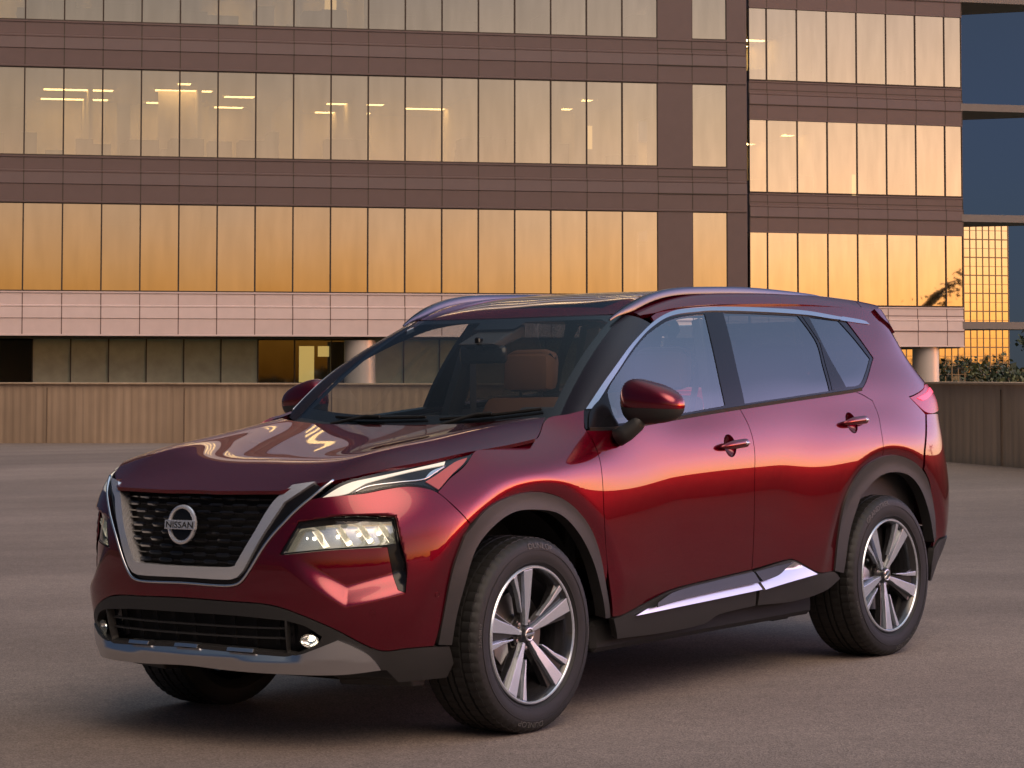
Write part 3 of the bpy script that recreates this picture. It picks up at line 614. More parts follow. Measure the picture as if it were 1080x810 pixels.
MF.box(m, -26.4, -26.0, .0, 20, 2.56, 29.6); WF_.box(m, 8.86, 8.88, .0, 20, 2.42, 29.6)
m.build('side_wall', STONE, bld)
# panes and mullions
def pane(fr, x0, x1, z0, z1, d=.03):
    t = (rng.random() - .5) * .010; t2 = (rng.random() - .5) * .010
    V = [fr(x0, d + t, z0), fr(x1, d - t, z0), fr(x1, d - t + t2, z1), fr(x0, d + t + t2, z1)]
    w = mobj('window', V, [(0, 1, 2, 3)], FGL, bld); f = MB()
    for x in (x0, x1): fr.box(f, x - .010, x + .010, -.006, .10, z0 - .02, z1 + .02)
    for zz in (z0, z1): fr.box(f, x0 + .010, x1 - .010, -.010, .10, zz - .018, zz + .018)
    f.build('frame', MULL, w); return w
rest = MB()
for k, (z0, z1) in enumerate(zz_all):
    xs = [(mx_[i + 1], mx_[i]) for i in range(20)] + [(1.17, 2.37)]
    ws = list(zip(wx_[:-1], wx_[1:]))
    for fr, L_ in ((MF, xs), (WF_, ws)):
        for x0, x1 in L_:
            if k < 3: pane(fr, x0 + .012, x1 - .012, z0 + .02, z1 - .02)
            else: rest.add([fr(x0, .03, z0), fr(x1, .03, z0), fr(x1, .03, z1), fr(x0, .03, z1)], [(0, 1, 2, 3)])
r_ = rest.build('upper_windows', FGL, bld); r_['kind'] = 'stuff'
# rooms behind the glass
glim = MB(); iw, ic, ifl, lamps, furn = MB(), MB(), MB(), MB(), MB()
for k, (z0, z1) in enumerate(zz_all):
    for fr, x0, x1 in ((MF, -26, 2.9), (WF_, .1, 8.8)):
        fr.box(iw, x0, x1, 13.0, 13.1, z0 - .2, z1 + .3); fr.box(ic, x0, x1, 0.35, 13.0, z1 + .06, z1 + .12); fr.box(ifl, x0, x1, 0.35, 13.0, z0 - .30, z0 - .2)
    for x in (-22.8, -18.1, -14.5, -11.1, -8.9, -5.1, -2.1, .6): MF.box(iw, x - .05, x + .05, 5.0, 13.0, z0 - .2, z1 + .06)
    for x in (1.9, 4.9, 6.9): WF_.box(iw, x - .05, x + .05, 5.0, 13.0, z0 - .2, z1 + .06)
def lit(fr, k, x0, x1, d0=1.5, d1=5.5, n=2):
    z = zz_all[k][1] + .045
    if k < 3: fr.box(iw, x0 - .5, x1 + .4, d1 + 1.2, d1 + 1.25, zz_all[k][0] - .2, zz_all[k][1] + .06)  # partition added close behind the lamps to catch their light
    for j in range(n):
        d = d0 + (d1 - d0) * j / max(1, n - 1); fr.box(lamps, x0, x1, d - .35, d + .35, z - .02, z)
        if k < 3: fr.box(iw, x0 - .1, x1 + .1, d - .46, d - .42, z - .045, z + .02)  # beam added to hide most of the lamp from outside
for a, b, d0, d1, n_ in ((-19.6, -17.3, 6.5, 9.5, 2), (-15.9, -14.0, 6, 10, 2), (-15.3, -14.9, 4, 5, 1), (-13.4, -12.4, 7.5, 11, 2), (-9.6, -7.6, 9, 12, 2), (-6.6, -5.2, 10, 12, 1), (-1.0, -.7, 6, 9, 2)): lit(MF, 1, a, b, d0, d1, n_)
for a, b, d0, d1 in ((-21.5, -20.6, 5, 9), (-13.0, -12.2, 8, 12), (-10.2, -9.6, 5, 9), (-22.6, -22, 6, 9)): lit(MF, 2, a, b, d0, d1, 2)
for a, b in ((.1, .9), (1.1, 1.9), (4.1, 4.5)): lit(WF_, 1, a, b, 6, 10, 2)
lit(WF_, 2, 3.4, 4.6, 9, 11, 2)
# lit partitions and door openings deep inside, their light painted as emission
for fr, k, x0, x1, d, za, zb in ((MF, 1, -1.35, -1.2, 4, .9, 1.7), (MF, 2, -10.3, -9.9, 5, .4, 2.3), (MF, 2, -21.9, -21.6, 5, .3, 2.2), (WF_, 1, .15, .4, 5, .3, 2.2), (WF_, 1, 6.6, 6.75, 5, .3, 1.2)):
    fr.box(glim, x0, x1, d, d + .05, zz_all[k][0] + za, zz_all[k][0] + zb)
for k in (3, 4, 5):
    for a in range(-24, 2, 5): lit(MF, k, a + rng.random() * 2, a + 2.2 + rng.random() * 2, 1.5, 5, 3)
for k in (1, 2):
    for _ in range(34):
        x = -25 + 27 * rng.random(); h = .5 + .7 * rng.random(); w = .3 + .8 * rng.random(); MF.box(furn, x, x + w, .8 + rng.random(), 1.6 + rng.random(), zz_all[k][0] - .2, zz_all[k][0] - .2 + h)
    for x in (.5, 2.4, 5.5, 7): WF_.box(furn, x, x + .6, .9, 1.6, zz_all[k][0] - .2, zz_all[k][0] + .5 + .3 * rng.random())
iw.build('office_walls', IWALL, bld); ic.build('office_ceilings', ICEIL, bld); ifl.build('office_floors', IFLR, bld); lamps.build('ceiling_lamps', LAMPM, bld); glim.build('lit_doorways', mat('lit_doorway', (.6, .5, .3), .8, emit=(1, .66, .26), es=.38), bld); furn.build('office_furniture', IDARK, bld)
# recessed ground storey: soffit, dark glazing, round columns
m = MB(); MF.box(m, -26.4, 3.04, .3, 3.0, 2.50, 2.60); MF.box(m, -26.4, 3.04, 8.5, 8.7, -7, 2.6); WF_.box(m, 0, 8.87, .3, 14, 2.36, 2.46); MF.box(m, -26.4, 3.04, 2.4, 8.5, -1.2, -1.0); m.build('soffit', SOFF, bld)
lw = MB()
gx = [-9.0 - 1.2 * i for i in range(9)]
for i in range(22):
    x1 = -8.0 + 10.8 - 1.2 * i; x0 = x1 - 1.2
    if -23.4 < x0 < -20.9 or x0 < -25: continue
    w_ = mobj('lower_window', [MF(x0 + .015, 2.5, -1), MF(x1 - .015, 2.5, -1), MF(x1 - .015, 2.5, 2.5), MF(x0 + .015, 2.5, 2.5)], [(0, 1, 2, 3)], LGL if i in (10, 11, 12) else SPG, bld)
    lw = MB(); MF.box(lw, x0 - .018, x0 + .018, 2.46, 2.6, -1, 2.5); lw.build('frame', MULL, w_)
m = MB(); MF.box(m, -26, 2.9, 6.8, 6.9, -1, 2.5); m.build('lobby_wall', mat('lobby_wall', (.20, .17, .12), .9), bld)
m = MB()
for a, b, d, z0, z1 in ((-11.25, -10.75, 4.0, 1.1, 2.30), (-10.62, -10.25, 4.0, 1.95, 2.3), (-13.4, -12.9, 5.5, 2.15, 2.28), (1.0, 1.5, 4.5, 1.2, 2.2)): MF.box(m, a, b, d, d + .05, z0, z1)
m.build('lobby_lamps', mat('lobby_lamp', (.6, .5, .3), .8, emit=(1, .70, .24), es=.30), bld)
for fr, x in ((MF, -21.95), (MF, -9.75), (MF, 2.3), (WF_, 7.55), (WF_, .9)):
    m = MB(); c = fr(x, .62, 0); m.lathe([(.50, -7 - BR[2]), (.50, 2.45 - BR[2])], 40, 'z', (c[0], c[1], 0)); m.build('column', COLM, bld, smooth=True)
# horizontal sun-shade slabs flying out past the far corner
for z in (3.10, 7.22, 11.50, 15.72):
    m = MB(); P = [(8.80, -.06), (14.6, -.30), (14.6, -.10), (8.80, 4.6)]
    m.add([WF_(x, d, zz) for zz in (z, z + .28) for x, d in P], [(3, 2, 1, 0), (4, 5, 6, 7), (0, 1, 5, 4), (1, 2, 6, 5), (2, 3, 7, 6), (3, 0, 4, 7)]); m.build('sunshade_slab', SLAB, bld)
m = MB()
for x in (9.2, 10.4): WF_.box(m, x, x + .05, .02, .08, 3.38, 3.38 + .01)
# ---------------------------------------------------------------- far glass tower
TW = np.array([78.0, 505.0, -7.0]); tow = empty('glass_tower', loc=tuple(TW)); tag(tow, 'distant gold glass office block with a fine mullion grid, right of the main building', 'office building')
GOLDM = mat('gold_mullion', (.22, .14, .06), .5)
GOLD = facade_glass('gold_glass', (.86, .80, .66), .86, (.3, .25, .15))
class Fr2(Frame):
    def __call__(s, x, d, z): return s.o + s.e * x + s.n * d + np.array([0, 0, z]) - TW
TF = Fr2((102.6, 521), .30)
m = MB(); TF.box(m, -40, 0, 0, 30, -7, 32.2); m.build('wall', GOLD, tow)
m = MB()
for i in range(28): TF.box(m, -1.45 * i - .09, -1.45 * i + .09, -.12, .0, -7, 32.2)
for j in range(22): TF.box(m, -40, .0, -.10, .0, -6 + 1.85 * j - (.12 if j % 2 else .05), -6 + 1.85 * j + (.12 if j % 2 else .05))
m.build('mullions', GOLDM, tow)
m = MB(); TF.box(m, -40.2, .2, -.2, 30.2, 32.2, 32.9); m.build('roof', SLAB, tow)
# ---------------------------------------------------------------- trees
BARK = mat('bark', (.05, .035, .025), .9, var=.3)
def leafmat(name, c):
    m = mat(name, c, .6); nt = m.node_tree; p = nt.nodes['Principled BSDF']; oi = nt.nodes.new('ShaderNodeNewGeometry'); mx = nt.nodes.new('ShaderNodeMix'); mx.data_type = 'RGBA'
    mx.inputs[6].default_value = (*[v * .55 for v in c], 1); mx.inputs[7].default_value = (*[v * 1.7 for v in c], 1); nt.links.new(oi.outputs['Random Per Island'], mx.inputs[0]); nt.links.new(mx.outputs[2], p.inputs['Base Color']); return m
LEAF = [leafmat('leaf_olive', (.060, .066, .022)), leafmat('leaf_dark', (.030, .042, .018))]
def tree(x, y, h, w, label, mt=0, n=3200, ls=.16, z0=-7.0, seed=0, trunk=.35, group='trees beyond the parking deck'):
    r = np.random.default_rng(seed); root = empty('leafy_tree', loc=(x, y, z0)); tag(root, label, 'tree', group)
    m = MB(); H_ = h * .55; m.tube([(0, 0, 0), (.05 * h * (r.random() - .5), .05 * h * (r.random() - .5), H_ * .5), (.08 * h * (r.random() - .5), 0, H_), (0, 0, h * .85)], .028 * h * .6, 8, scale=[1.3, 1, .7, .15])
    tips = []
    for i in range(11):
        a = r.random() * 6.28; zb = h * (trunk + .4 * r.random()); L_ = w * (.35 + .6 * r.random()); e = np.array([L_ * math.cos(a), L_ * math.sin(a), min(h - zb, L_ * .6) * (.6 + .5 * r.random())]); b = np.array([0, 0, zb])
        P = [b, b + e * .5 + (0, 0, .03 * h), b + e]; m.tube(P, .010 * h, 6, scale=[1, .6, .15]); tips += [(b + e * t, .5 * w * (.4 + .3 * r.random())) for t in (.55, .85, 1.0)]
    tips += [(np.array([0, 0, h * .9]), .35 * w), (np.array([0, 0, h * .75]), .5 * w)]
    m.build('trunk', BARK, root)
    V = np.zeros((n * 4, 3)); F = np.arange(n * 4).reshape(n, 4)
    ti = r.integers(0, len(tips), n); C_ = np.array([tips[i][0] for i in ti]); R_ = np.array([tips[i][1] for i in ti])
    d = r.normal(size=(n, 3)); d /= np.linalg.norm(d, axis=1)[:, None]; C_ = C_ + d * (R_ * r.random(n) ** .45)[:, None] * (1, 1, .7)
    a = r.normal(size=(n, 3)); a /= np.linalg.norm(a, axis=1)[:, None]; b = np.cross(a, r.normal(size=(n, 3))); b /= np.linalg.norm(b, axis=1)[:, None]; s_ = (ls * (.5 + r.random(n)))[:, None]
    V[0::4] = C_ - a * s_; V[1::4] = C_ + b * s_ * .6; V[2::4] = C_ + a * s_; V[3::4] = C_ - b * s_ * .6
    mobj('crown', V, F, LEAF[mt], root)
tree(29.5, 160, 9.4, 3.2, 'olive green tree in front of the gold tower, right of the round column', 0, seed=1)
tree(33.2, 166, 9.0, 3.4, 'low olive tree at the right edge above the parapet', 0, seed=2)
tree(25.6, 152, 9.6, 3.0, 'olive tree seen through the open bay, left of the round column', 1, seed=3)
tree(22.4, 150, 9.2, 2.8, 'dark tree under the building soffit, beside the car roof', 1, seed=4)
tree(46.5, 215, 13.0, 4.6, 'tall dark tree at the right edge, next to the gold tower', 1, n=5000, ls=.22, seed=5)
tree(36.5, 190, 10.2, 4.0, 'rounded dark tree below the gold tower', 1, seed=6)
tree(59.4, 53.0, 14.3, 3.8, 'tree beyond the deck whose top is mirrored in the corner window', 1, n=420, ls=.15, seed=12, trunk=.5, group=None)
# far woods closing the horizon
def far_wood(label, a0, a1, n, seed, hgt, d0=620, d1=880):
    r = np.random.default_rng(seed); V = np.zeros((n * 4, 3)); ang = a0 + (a1 - a0) * r.random(n); dd = d0 + (d1 - d0) * r.random(n)
    top = hgt * (.62 + .22 * np.sin(ang * 31 + 1) + .16 * np.sin(ang * 83))
    C_ = np.stack([dd * np.sin(ang), dd * np.cos(ang), -7 + top * r.random(n) ** .8], 1)
    a = r.normal(size=(n, 3)); a /= np.linalg.norm(a, axis=1)[:, None]; b = np.cross(a, r.normal(size=(n, 3))); b /= np.linalg.norm(b, axis=1)[:, None]
    V[0::4] = C_ - a * 2.6; V[1::4] = C_ + b * 1.9; V[2::4] = C_ + a * 2.6; V[3::4] = C_ - b * 1.9
    tag(mobj('far_wood', V, np.arange(n * 4).reshape(n, 4), LEAF[1]), label, 'woodland', kind='stuff')
far_wood('dark far wood along the horizon beyond the buildings', -.12, .98, 5200, 5, 15)
far_wood('far wood on the sunset side, mirrored low in the lower glass', 1.25, 3.6, 12000, 9, 19)

# ---------------------------------------------------------------- the car
PAINT = mat('car_paint_red', (.152, .0005, .0135), .27, .80, coat=1, coat_rough=.012)
def _flake(m):
    nt = m.node_tree; p = nt.nodes['Principled BSDF']; tc = nt.nodes.new('ShaderNodeTexCoord')
    v = nt.nodes.new('ShaderNodeTexVoronoi'); v.inputs['Scale'].default_value = 900
    b = nt.nodes.new('ShaderNodeBump'); b.inputs['Strength'].default_value = .04; b.inputs['Distance'].default_value = .001
    nt.links.new(tc.outputs['Object'], v.inputs['Vector']); nt.links.new(v.outputs[0], b.inputs['Height']); nt.links.new(b.outputs[0], p.inputs['Normal'])
_flake(PAINT); PAINT.node_tree.nodes['Principled BSDF'].inputs['Coat IOR'].default_value = 1.55; PAINT.node_tree.nodes['Principled BSDF'].inputs['Specular Tint'].default_value = (.55, .02, .05, 1)
BLACK = mat('gloss_black', (.007, .007, .009), .16, spec=.25)
PILLAR = mat('pillar_dark_reflection', (.010, .006, .010), .25, spec=.4)  # body-colour pillar; its dark sky reflection is put into the base colour
CLAD = mat('black_cladding', (.022, .0215, .021), .48, bump=(900, .25))
DARK = mat('dark_void', (.006, .006, .006), .8)
RUB = mat('rubber_seal', (.010, .010, .012), .45, spec=.2)
CHROME = mat('chrome', (.80, .80, .82), .10, 1)
SATIN = mat('satin_chrome', (.48, .48, .50), .24, 1)
SILVER = mat('silver_paint', (.60, .605, .62), .30, 1)
USILV = mat('brushed_silver', (.74, .74, .76), .26, .75)
RAILM = mat('roof_rail_metal', (.11, .115, .135), .28, 1)
TYRE = mat('tyre_rubber', (.009, .0088, .0085), .62, bump=(300, .3), var=.25)
LETTER = mat('tyre_letter', (.075, .072, .068), .55)
MACH = mat('machined_alloy', (.62, .68, .76), .26, .75)
POCK = mat('gloss_dark_alloy', (.018, .018, .020), .22, coat=.7)
STEEL = mat('brake_steel', (.30, .29, .28), .35, 1, var=.3)
WSG = glass_mat('windshield_glass', (.93, .95, .94), .05, 1.5)
SIDEG = glass_mat('front_side_glass', (.86, .90, .88), .20, 1.5)
PRIVG = glass_mat('privacy_glass', (.08, .09, .10), .15, 1.5)
LENS = glass_mat('clear_lens', (.93, .94, .94), .03, 1.45)
REFL = mat('lamp_reflector', (.92, .91, .88), .14, 1)
GLOWR = mat('lit_reflector', (.92, .90, .84), .16, .9, emit=(1, .88, .62), es=.03)
LED = mat('lit_led', (1, .95, .8), .4, emit=(1, .90, .70), es=3.0)
DRLM = mat('light_guide', (.75, .72, .64), .35, emit=(1, .90, .70), es=.10)
AMBER = mat('amber_reflector', (.42, .055, .03), .2, coat=1)
TAILM = mat('tail_lens_red', (.26, .010, .022), .22, emit=(1, .03, .06), es=.03)
TAILG = mat('tail_glow', (.8, .03, .05), .3, emit=(1, .05, .10), es=.35)
TAN = mat('tan_leather', (.17, .072, .028), .55, bump=(160, .3))
TRIM = mat('interior_trim', (.020, .018, .018), .6)
LINER = mat('headliner', (.22, .21, .20), .9)
car = empty('parked_suv'); tag(car, 'dark red crossover SUV with black wheel arch cladding, lit headlamps and silver roof rails', 'car')
CM = np.array([[0.616654, -0.786938, -0.021599], [0.786969, 0.616926, -0.008997], [0.020405, -0.01145, 0.999726]])
car.matrix_world = Matrix([[*CM[0], -0.621917], [*CM[1], 10.153263], [*CM[2], 0], [0, 0, 0, 1]])
def joinup(objs, name):
    bmesh_V = []; F = []; N = []; 
    for o in objs:
        b = len(bmesh_V); me = o.data; bmesh_V += [tuple(v.co) for v in me.vertices]; N += [tuple(n.vector) for n in me.vertex_normals]
        F += [tuple(i + b for i in p.vertices) for p in me.polygons]
    m, p = objs[0].data.materials[0], objs[0].parent
    for o in objs: bpy.data.objects.remove(o)
    return mobj(name, bmesh_V, F, m, p, True)
def tail_pair(name, poly, mt, **kw):
    return joinup([panel(name, poly, BODY, mt, car, side=q, **kw) for q in (1, -1)], name)
G = .0022
class Off:                                                # a ridge along the middle of the frame
    def __init__(s, fn): s.fn = fn
    def pt(s, a, b): return BODY.pt(a, b) + BODY.nrm(a, b) * s.fn(np.atleast_1d(a), np.atleast_1d(b))[:, None]
    def nrm(s, a, b):
        e = 2e-3; a = np.atleast_1d(a); b = np.atleast_1d(b)
        n = np.cross(s.pt(a + e, b) - s.pt(a - e, b), s.pt(a, b + e) - s.pt(a, b - e)); return n / np.linalg.norm(n, axis=1)[:, None]
_zt = lambda a: np.interp(np.abs(a), [2.2, 2.35, 2.66, 3.12, 3.27, 3.42, 3.60], [.383, .405, .425, .437, .462, .497, .445])
SILL_O = Off(lambda a, b: .013 + .6 * np.clip(.388 + .058 * (np.abs(a) - 2.2) - b, -.014, .08)); STEP_O = Off(lambda a, b: 0.006 + .50 * np.clip(_zt(a) + .06 - b, 0, .12))
GGREY = mat('gloss_grey', (.022, .024, .030), .38, spec=.3)
# --- body skins
hh = [list(p) for p in TR['hood_half']]; hh[0][1] = 0; hh[-1][1] = 0
hood_poly = hh[:-1] + [hh[-1]] + [[x, -y] for x, y in hh[-2:0:-1]]
hood = panel('hood', hood_poly, HOOD, PAINT, car, gap=G, depth=.014, res=.02)
bumper = panel('front_bumper', mirror_half(TR['bumper_half']), BODY, PAINT, car, gap=G, res=.02,
      holes=[TR['lamp_hole'], [(-a, b) for a, b in TR['lamp_hole']]], depth=.02, fine=(.38, .99, .48, .90))
fenders = both('front_fender', TR['fender'], BODY, PAINT, (car, car), gap=G, res=.014)
CUPS = [[(a + .043 * math.cos(t), b + .046 * math.sin(t)) for t in np.linspace(0, 2 * math.pi, 28, endpoint=False)] for a, b in ((2.950, 1.019), (3.962, 1.079))]
fdoors = both('front_door', TR['front_door'], BODY, PAINT, (car, car), gap=G, res=.015, holes=[CUPS[0]])
rdoors = both('rear_door', TR['rear_door'], BODY, PAINT, (car, car), gap=G, res=.015, holes=[CUPS[1]])
quarters = both('quarter_panel', TR['quarter'], BODY, PAINT, (car, car), gap=G, res=.015)
SM = SMAX
tail_pair('rear_bumper', [(4.595, .93), (4.712, 1.095), (4.90, 1.09), (SM, 1.0), (SM, .56), (4.80, .50), (4.70, .46), (4.712, .52), (4.69, .64), (4.64, .77), (4.575, .838)], PAINT, gap=G, res=.03)
tail_pair('tailgate', [(4.91, 1.24), (5.14, 1.235), (5.17, 1.09), (5.2, 1.01), (SM, 1.01), (SM, 1.30), (4.91, 1.30)], PAINT, gap=G, res=.03)
tail_pair('rear_window', [(4.92, 1.255), (SM, 1.31), (SM, 1.56), (4.80, 1.555), (4.83, 1.45)], PRIVG, gap=G, res=.03)
tail_pair('rear_valance', [(4.70, .455), (4.80, .495), (SM, .555), (SM, .30), (4.74, .30), (4.69, .38)], CLAD, off=.006, gap=G, res=.03, depth=.03)
# roof
ryE = lambda x: np.interp(x, [1.03, 1.15, 1.4, 2.3, 2.9, 3.1], [.56, .648, .650, .642, .632, .622])
xs = np.linspace(1.13, 2.99, 24)
front = [(1.037 + .05 * (y / .55) ** 2 + .04 * max(0, (abs(y) - .5) / .1) , y) for y in np.linspace(-.6, .6, 17)]
roof_poly = [(x, float(ryE(x))) for x in xs] + [(x, -float(ryE(x))) for x in xs[::-1]] + front
SUNR = [(1.16, -.42), (1.16, .42), (2.35, .44), (2.35, -.44)]
roof = panel('roof', roof_poly, ROOF, PAINT, car, res=.03, depth=.02, holes=[SUNR])
panel('sunroof_surround', [(1.155, -.425), (1.155, .425), (2.355, .445), (2.355, -.445)], ROOF, BLACK, roof, off=-.002, depth=.01, res=.04, holes=[[(1.24, -.37), (1.24, .37), (1.70, .38), (1.70, -.38)], [(1.78, -.38), (1.78, .38), (2.28, .385), (2.28, -.385)]])
panel('sunroof', SUNR, ROOF, glass_mat('sunroof_glass', (.42, .44, .45), .06), roof, off=-.001, depth=0, res=.04)
sp_poly = [(2.995, -.635), (2.995, .635), (3.10, .632), (3.20, .60), (3.29, .50), (3.345, .3), (3.365, 0), (3.345, -.3), (3.29, -.50), (3.20, -.60), (3.10, -.632)]
spoiler = panel('roof_spoiler', sp_poly, ROOF, PAINT, car, gap=G, res=.03, depth=.035)
for q in (1, -1):
    panel('spoiler_fin', [(4.64, 1.598), (4.80, 1.596), (4.90, 1.575), (4.955, 1.535), (4.93, 1.485), (4.90, 1.484), (4.78, 1.525), (4.68, 1.56)], BODY, PAINT, spoiler, side=q, off=.012, res=.02, depth=.03)
rails = []
for q in (-1, 1):
    px_ = [1.0, 1.045, 1.10, 1.2, 1.36, 1.65, 2.04, 2.4, 2.6, 2.72, 2.78]; pz = [1.572, 1.594, 1.614, 1.648, 1.684, 1.7015, 1.7015, 1.686, 1.674, 1.658, 1.64]
    cu = Cub(px_); xx = np.linspace(1.0, 2.78, 50); zz = cu.w(xx) @ np.array(pz)
    yy = np.interp(xx, [1.0, 1.2, 1.6, 2.4, 2.78], [.568, .580, .585, .582, .565])
    m = MB(); m.sweep(np.stack([xx, q * yy, zz - .010], 1), [(-.015, -.020), (.015, -.020), (.016, .001), (.010, .011), (-.010, .011), (-.016, .001)], scale=np.clip(np.minimum((xx - .97) / .16, (2.82 - xx) / .14), .25, 1))
    rails.append(m.build('roof_rail', RAILM, car, angle=35))
m = MB(); m.prism([(2.60, 1.676), (2.80, 1.662), (2.79, 1.69), (2.74, 1.715), (2.69, 1.712)], -.022, 0.022, lambda a, b, h: (a, h * (1.0 if b < 1.69 else .5), b))
m.build('shark_fin_aerial', PAINT, car, angle=40, bevel=.004)
# --- glasshouse
class Shield:
    yb, yt = .70, .575
    def pt(s, a, t):
        a = np.atleast_1d(np.asarray(a, float)) / .65; t = np.atleast_1d(np.asarray(t, float))
        yb, yt = a * s.yb, a * s.yt
        xb = .35 + .13 * (yb / .7) ** 2; zb = HOOD.pt(xb, yb)[:, 2] + .004
        xt = 1.037 + .05 * (yt / .55) ** 2; zt = ROOF.pt(xt, yt)[:, 2] + .001
        B = np.stack([xb, yb, zb], -1); T = np.stack([xt, yt, zt], -1)
        return B + (T - B) * t[:, None] + (4 * t * (1 - t) * .028)[:, None] * np.array([-.52, 0, .85])
    def nrm(s, a, t):
        e = 2e-3; a = np.atleast_1d(np.asarray(a, float)); t = np.atleast_1d(np.asarray(t, float))
        n = np.cross(s.pt(a, t + e) - s.pt(a, t - e), s.pt(a + e, t) - s.pt(a - e, t)); n /= np.linalg.norm(n, axis=1)[:, None]
        return n * np.where(n[:, 2] < 0, -1, 1)[:, None]
WS = Shield()
windshield = panel('windshield', [(-.65, -.06), (.65, -.06), (.65, .995), (-.65, .995)], WS, WSG, car, res=.04, depth=0)
frit = []
fr = MB()
m = panel('windshield_band', [(-.65, -.06), (.65, -.06), (.65, .995), (-.65, .995)], WS, BLACK, windshield, off=-.004, res=.04, depth=0,
      holes=[[(-.61, .035), (.61, .035), (.605, .90), (.55, .945), (.14, .945), (.12, .86), (-.12, .86), (-.14, .945), (-.55, .945), (-.605, .90)]])
ct = crom(TR['chrome'][:12], closed=False, step=.02)
ctp = BODY.pt(ct[:, 0], ct[:, 1]); cl = np.concatenate([[0], np.cumsum(np.linalg.norm(np.diff(ctp, axis=0), axis=1))])
pil = []
for q in (1, -1):
    t = np.linspace(-.08, 1.0, 30); L0 = WS.pt(-.65 + 0 * t, t)
    reach = float(np.interp(1.15, ctp[:, 0], cl))
    u = np.linspace(0, reach, 30); R0 = np.stack([np.interp(u, cl, ctp[:, k]) for k in range(3)], 1)
    R0[0] += (-.03, 0, -.03)
    V = []; F = []; K = 7
    for i in range(30):
        for k in range(K):
            w = k / (K - 1); p = L0[i] * (1 - w) + R0[i] * w + np.array([-.35, -.62, .70]) * .012 * 4 * w * (1 - w)
            V.append(p * (1, q, 1))
    for i in range(29):
        for k in range(K - 1):
            f = [i * K + k, i * K + k + 1, (i + 1) * K + k + 1, (i + 1) * K + k]; F.append(f if q > 0 else f[::-1])
    pil.append(mobj('front_pillar', V, F, PILLAR, car, True))
glasses = [TR[k] for k in ('glass_f', 'glass_r', 'glass_q')]
for q, fd, rd, qp in ((1, fdoors[0], rdoors[0], quarters[0]), (-1, fdoors[1], rdoors[1], quarters[1])):
    panel('window_frame', TR['dlo'], BODY, BLACK, car, side=q, off=-.003, res=.025, holes=glasses, depth=.02)
    g1 = panel('window', TR['glass_f'], BODY, SIDEG, fd, side=q, off=-.006, res=.03, depth=0, gap=-.004)
    g2 = panel('window', TR['glass_r'], BODY, PRIVG, rd, side=q, off=-.006, res=.03, depth=0, gap=-.004)
    g3 = panel('window', TR['glass_q'], BODY, PRIVG, qp, side=q, off=-.006, res=.03, depth=0, gap=-.004)
    panel('window_bar', TR['glass_v'], BODY, BLACK, rd, side=q, off=-.001, res=.03, depth=.006)
    panel('window_trim', TR['chrome'], BODY, SATIN, car, side=q, off=.003, res=.02, depth=.006)
    panel('window_trim', TR['chrome_tail'], BODY, SATIN, qp, side=q, off=.003, res=.02, depth=.006)
    panel('mirror_sail', [(2.03, 1.125), (2.085, 1.195), (2.185, 1.255), (2.175, 1.185), (2.19, 1.125)], BODY, BLACK, fd, side=q, off=.004, res=.02, depth=.01)
    cs_ = TR['chrome'][4:12]; panel('roof_side', [(a, b - .006) for a, b in cs_] + [(4.48, 1.542), (4.62, 1.515), (4.80, 1.50), (4.86, 1.57), (4.6, 1.607), (4.3, 1.622), (4.0, 1.632), (3.2, 1.640), (3.0, 1.628), (2.86, 1.606), (2.74, 1.572)], BODY, PAINT, car, side=q, off=-.001, res=.03, depth=.01)
    # belt moulding
    pb = crom([(2.03, 1.122), (2.166, 1.121), (2.645, 1.148), (3.10, 1.174), (4.05, 1.221), (4.15, 1.228)], closed=False, step=.03)
    m = MB(); m.sweep(BODY.pt(pb[:, 0], pb[:, 1]) * (1, q, 1), [(-.004, -.007), (.004, -.007), (.005, .007), (-.003, .008)], ups=[(0, 0, 1)] * len(pb))
    m.build('belt_moulding', RUB, car, angle=40)
    # seams: side skirt and arches
    panel('wheel_arch', TR['archF'], BODY, CLAD, car, side=q, off=.010, res=.014, depth=.05)
    panel('wheel_arch', TR['archR'], BODY, CLAD, car, side=q, off=.010, res=.014, depth=.05)
    panel('side_skirt', TR['rocker_f'], BODY, CLAD, fd, side=q, off=.004, res=.03, depth=.03, gap=G)
    panel('side_skirt', TR['rocker_r'], BODY, CLAD, rd, side=q, off=.004, res=.03, depth=.03, gap=G)
    panel('sill_step', TR['silltop_f'], STEP_O, GGREY, fd, side=q, res=.02, depth=.004)
    panel('sill_step', TR['silltop_r'], STEP_O, GGREY, rd, side=q, res=.02, depth=.004)
    panel('sill_trim', TR['sillchrome_f'], SILL_O, SILVER, fd, side=q, res=.012, depth=.012)
    panel('sill_trim', TR['sillchrome_r'], SILL_O, SILVER, rd, side=q, res=.012, depth=.012)
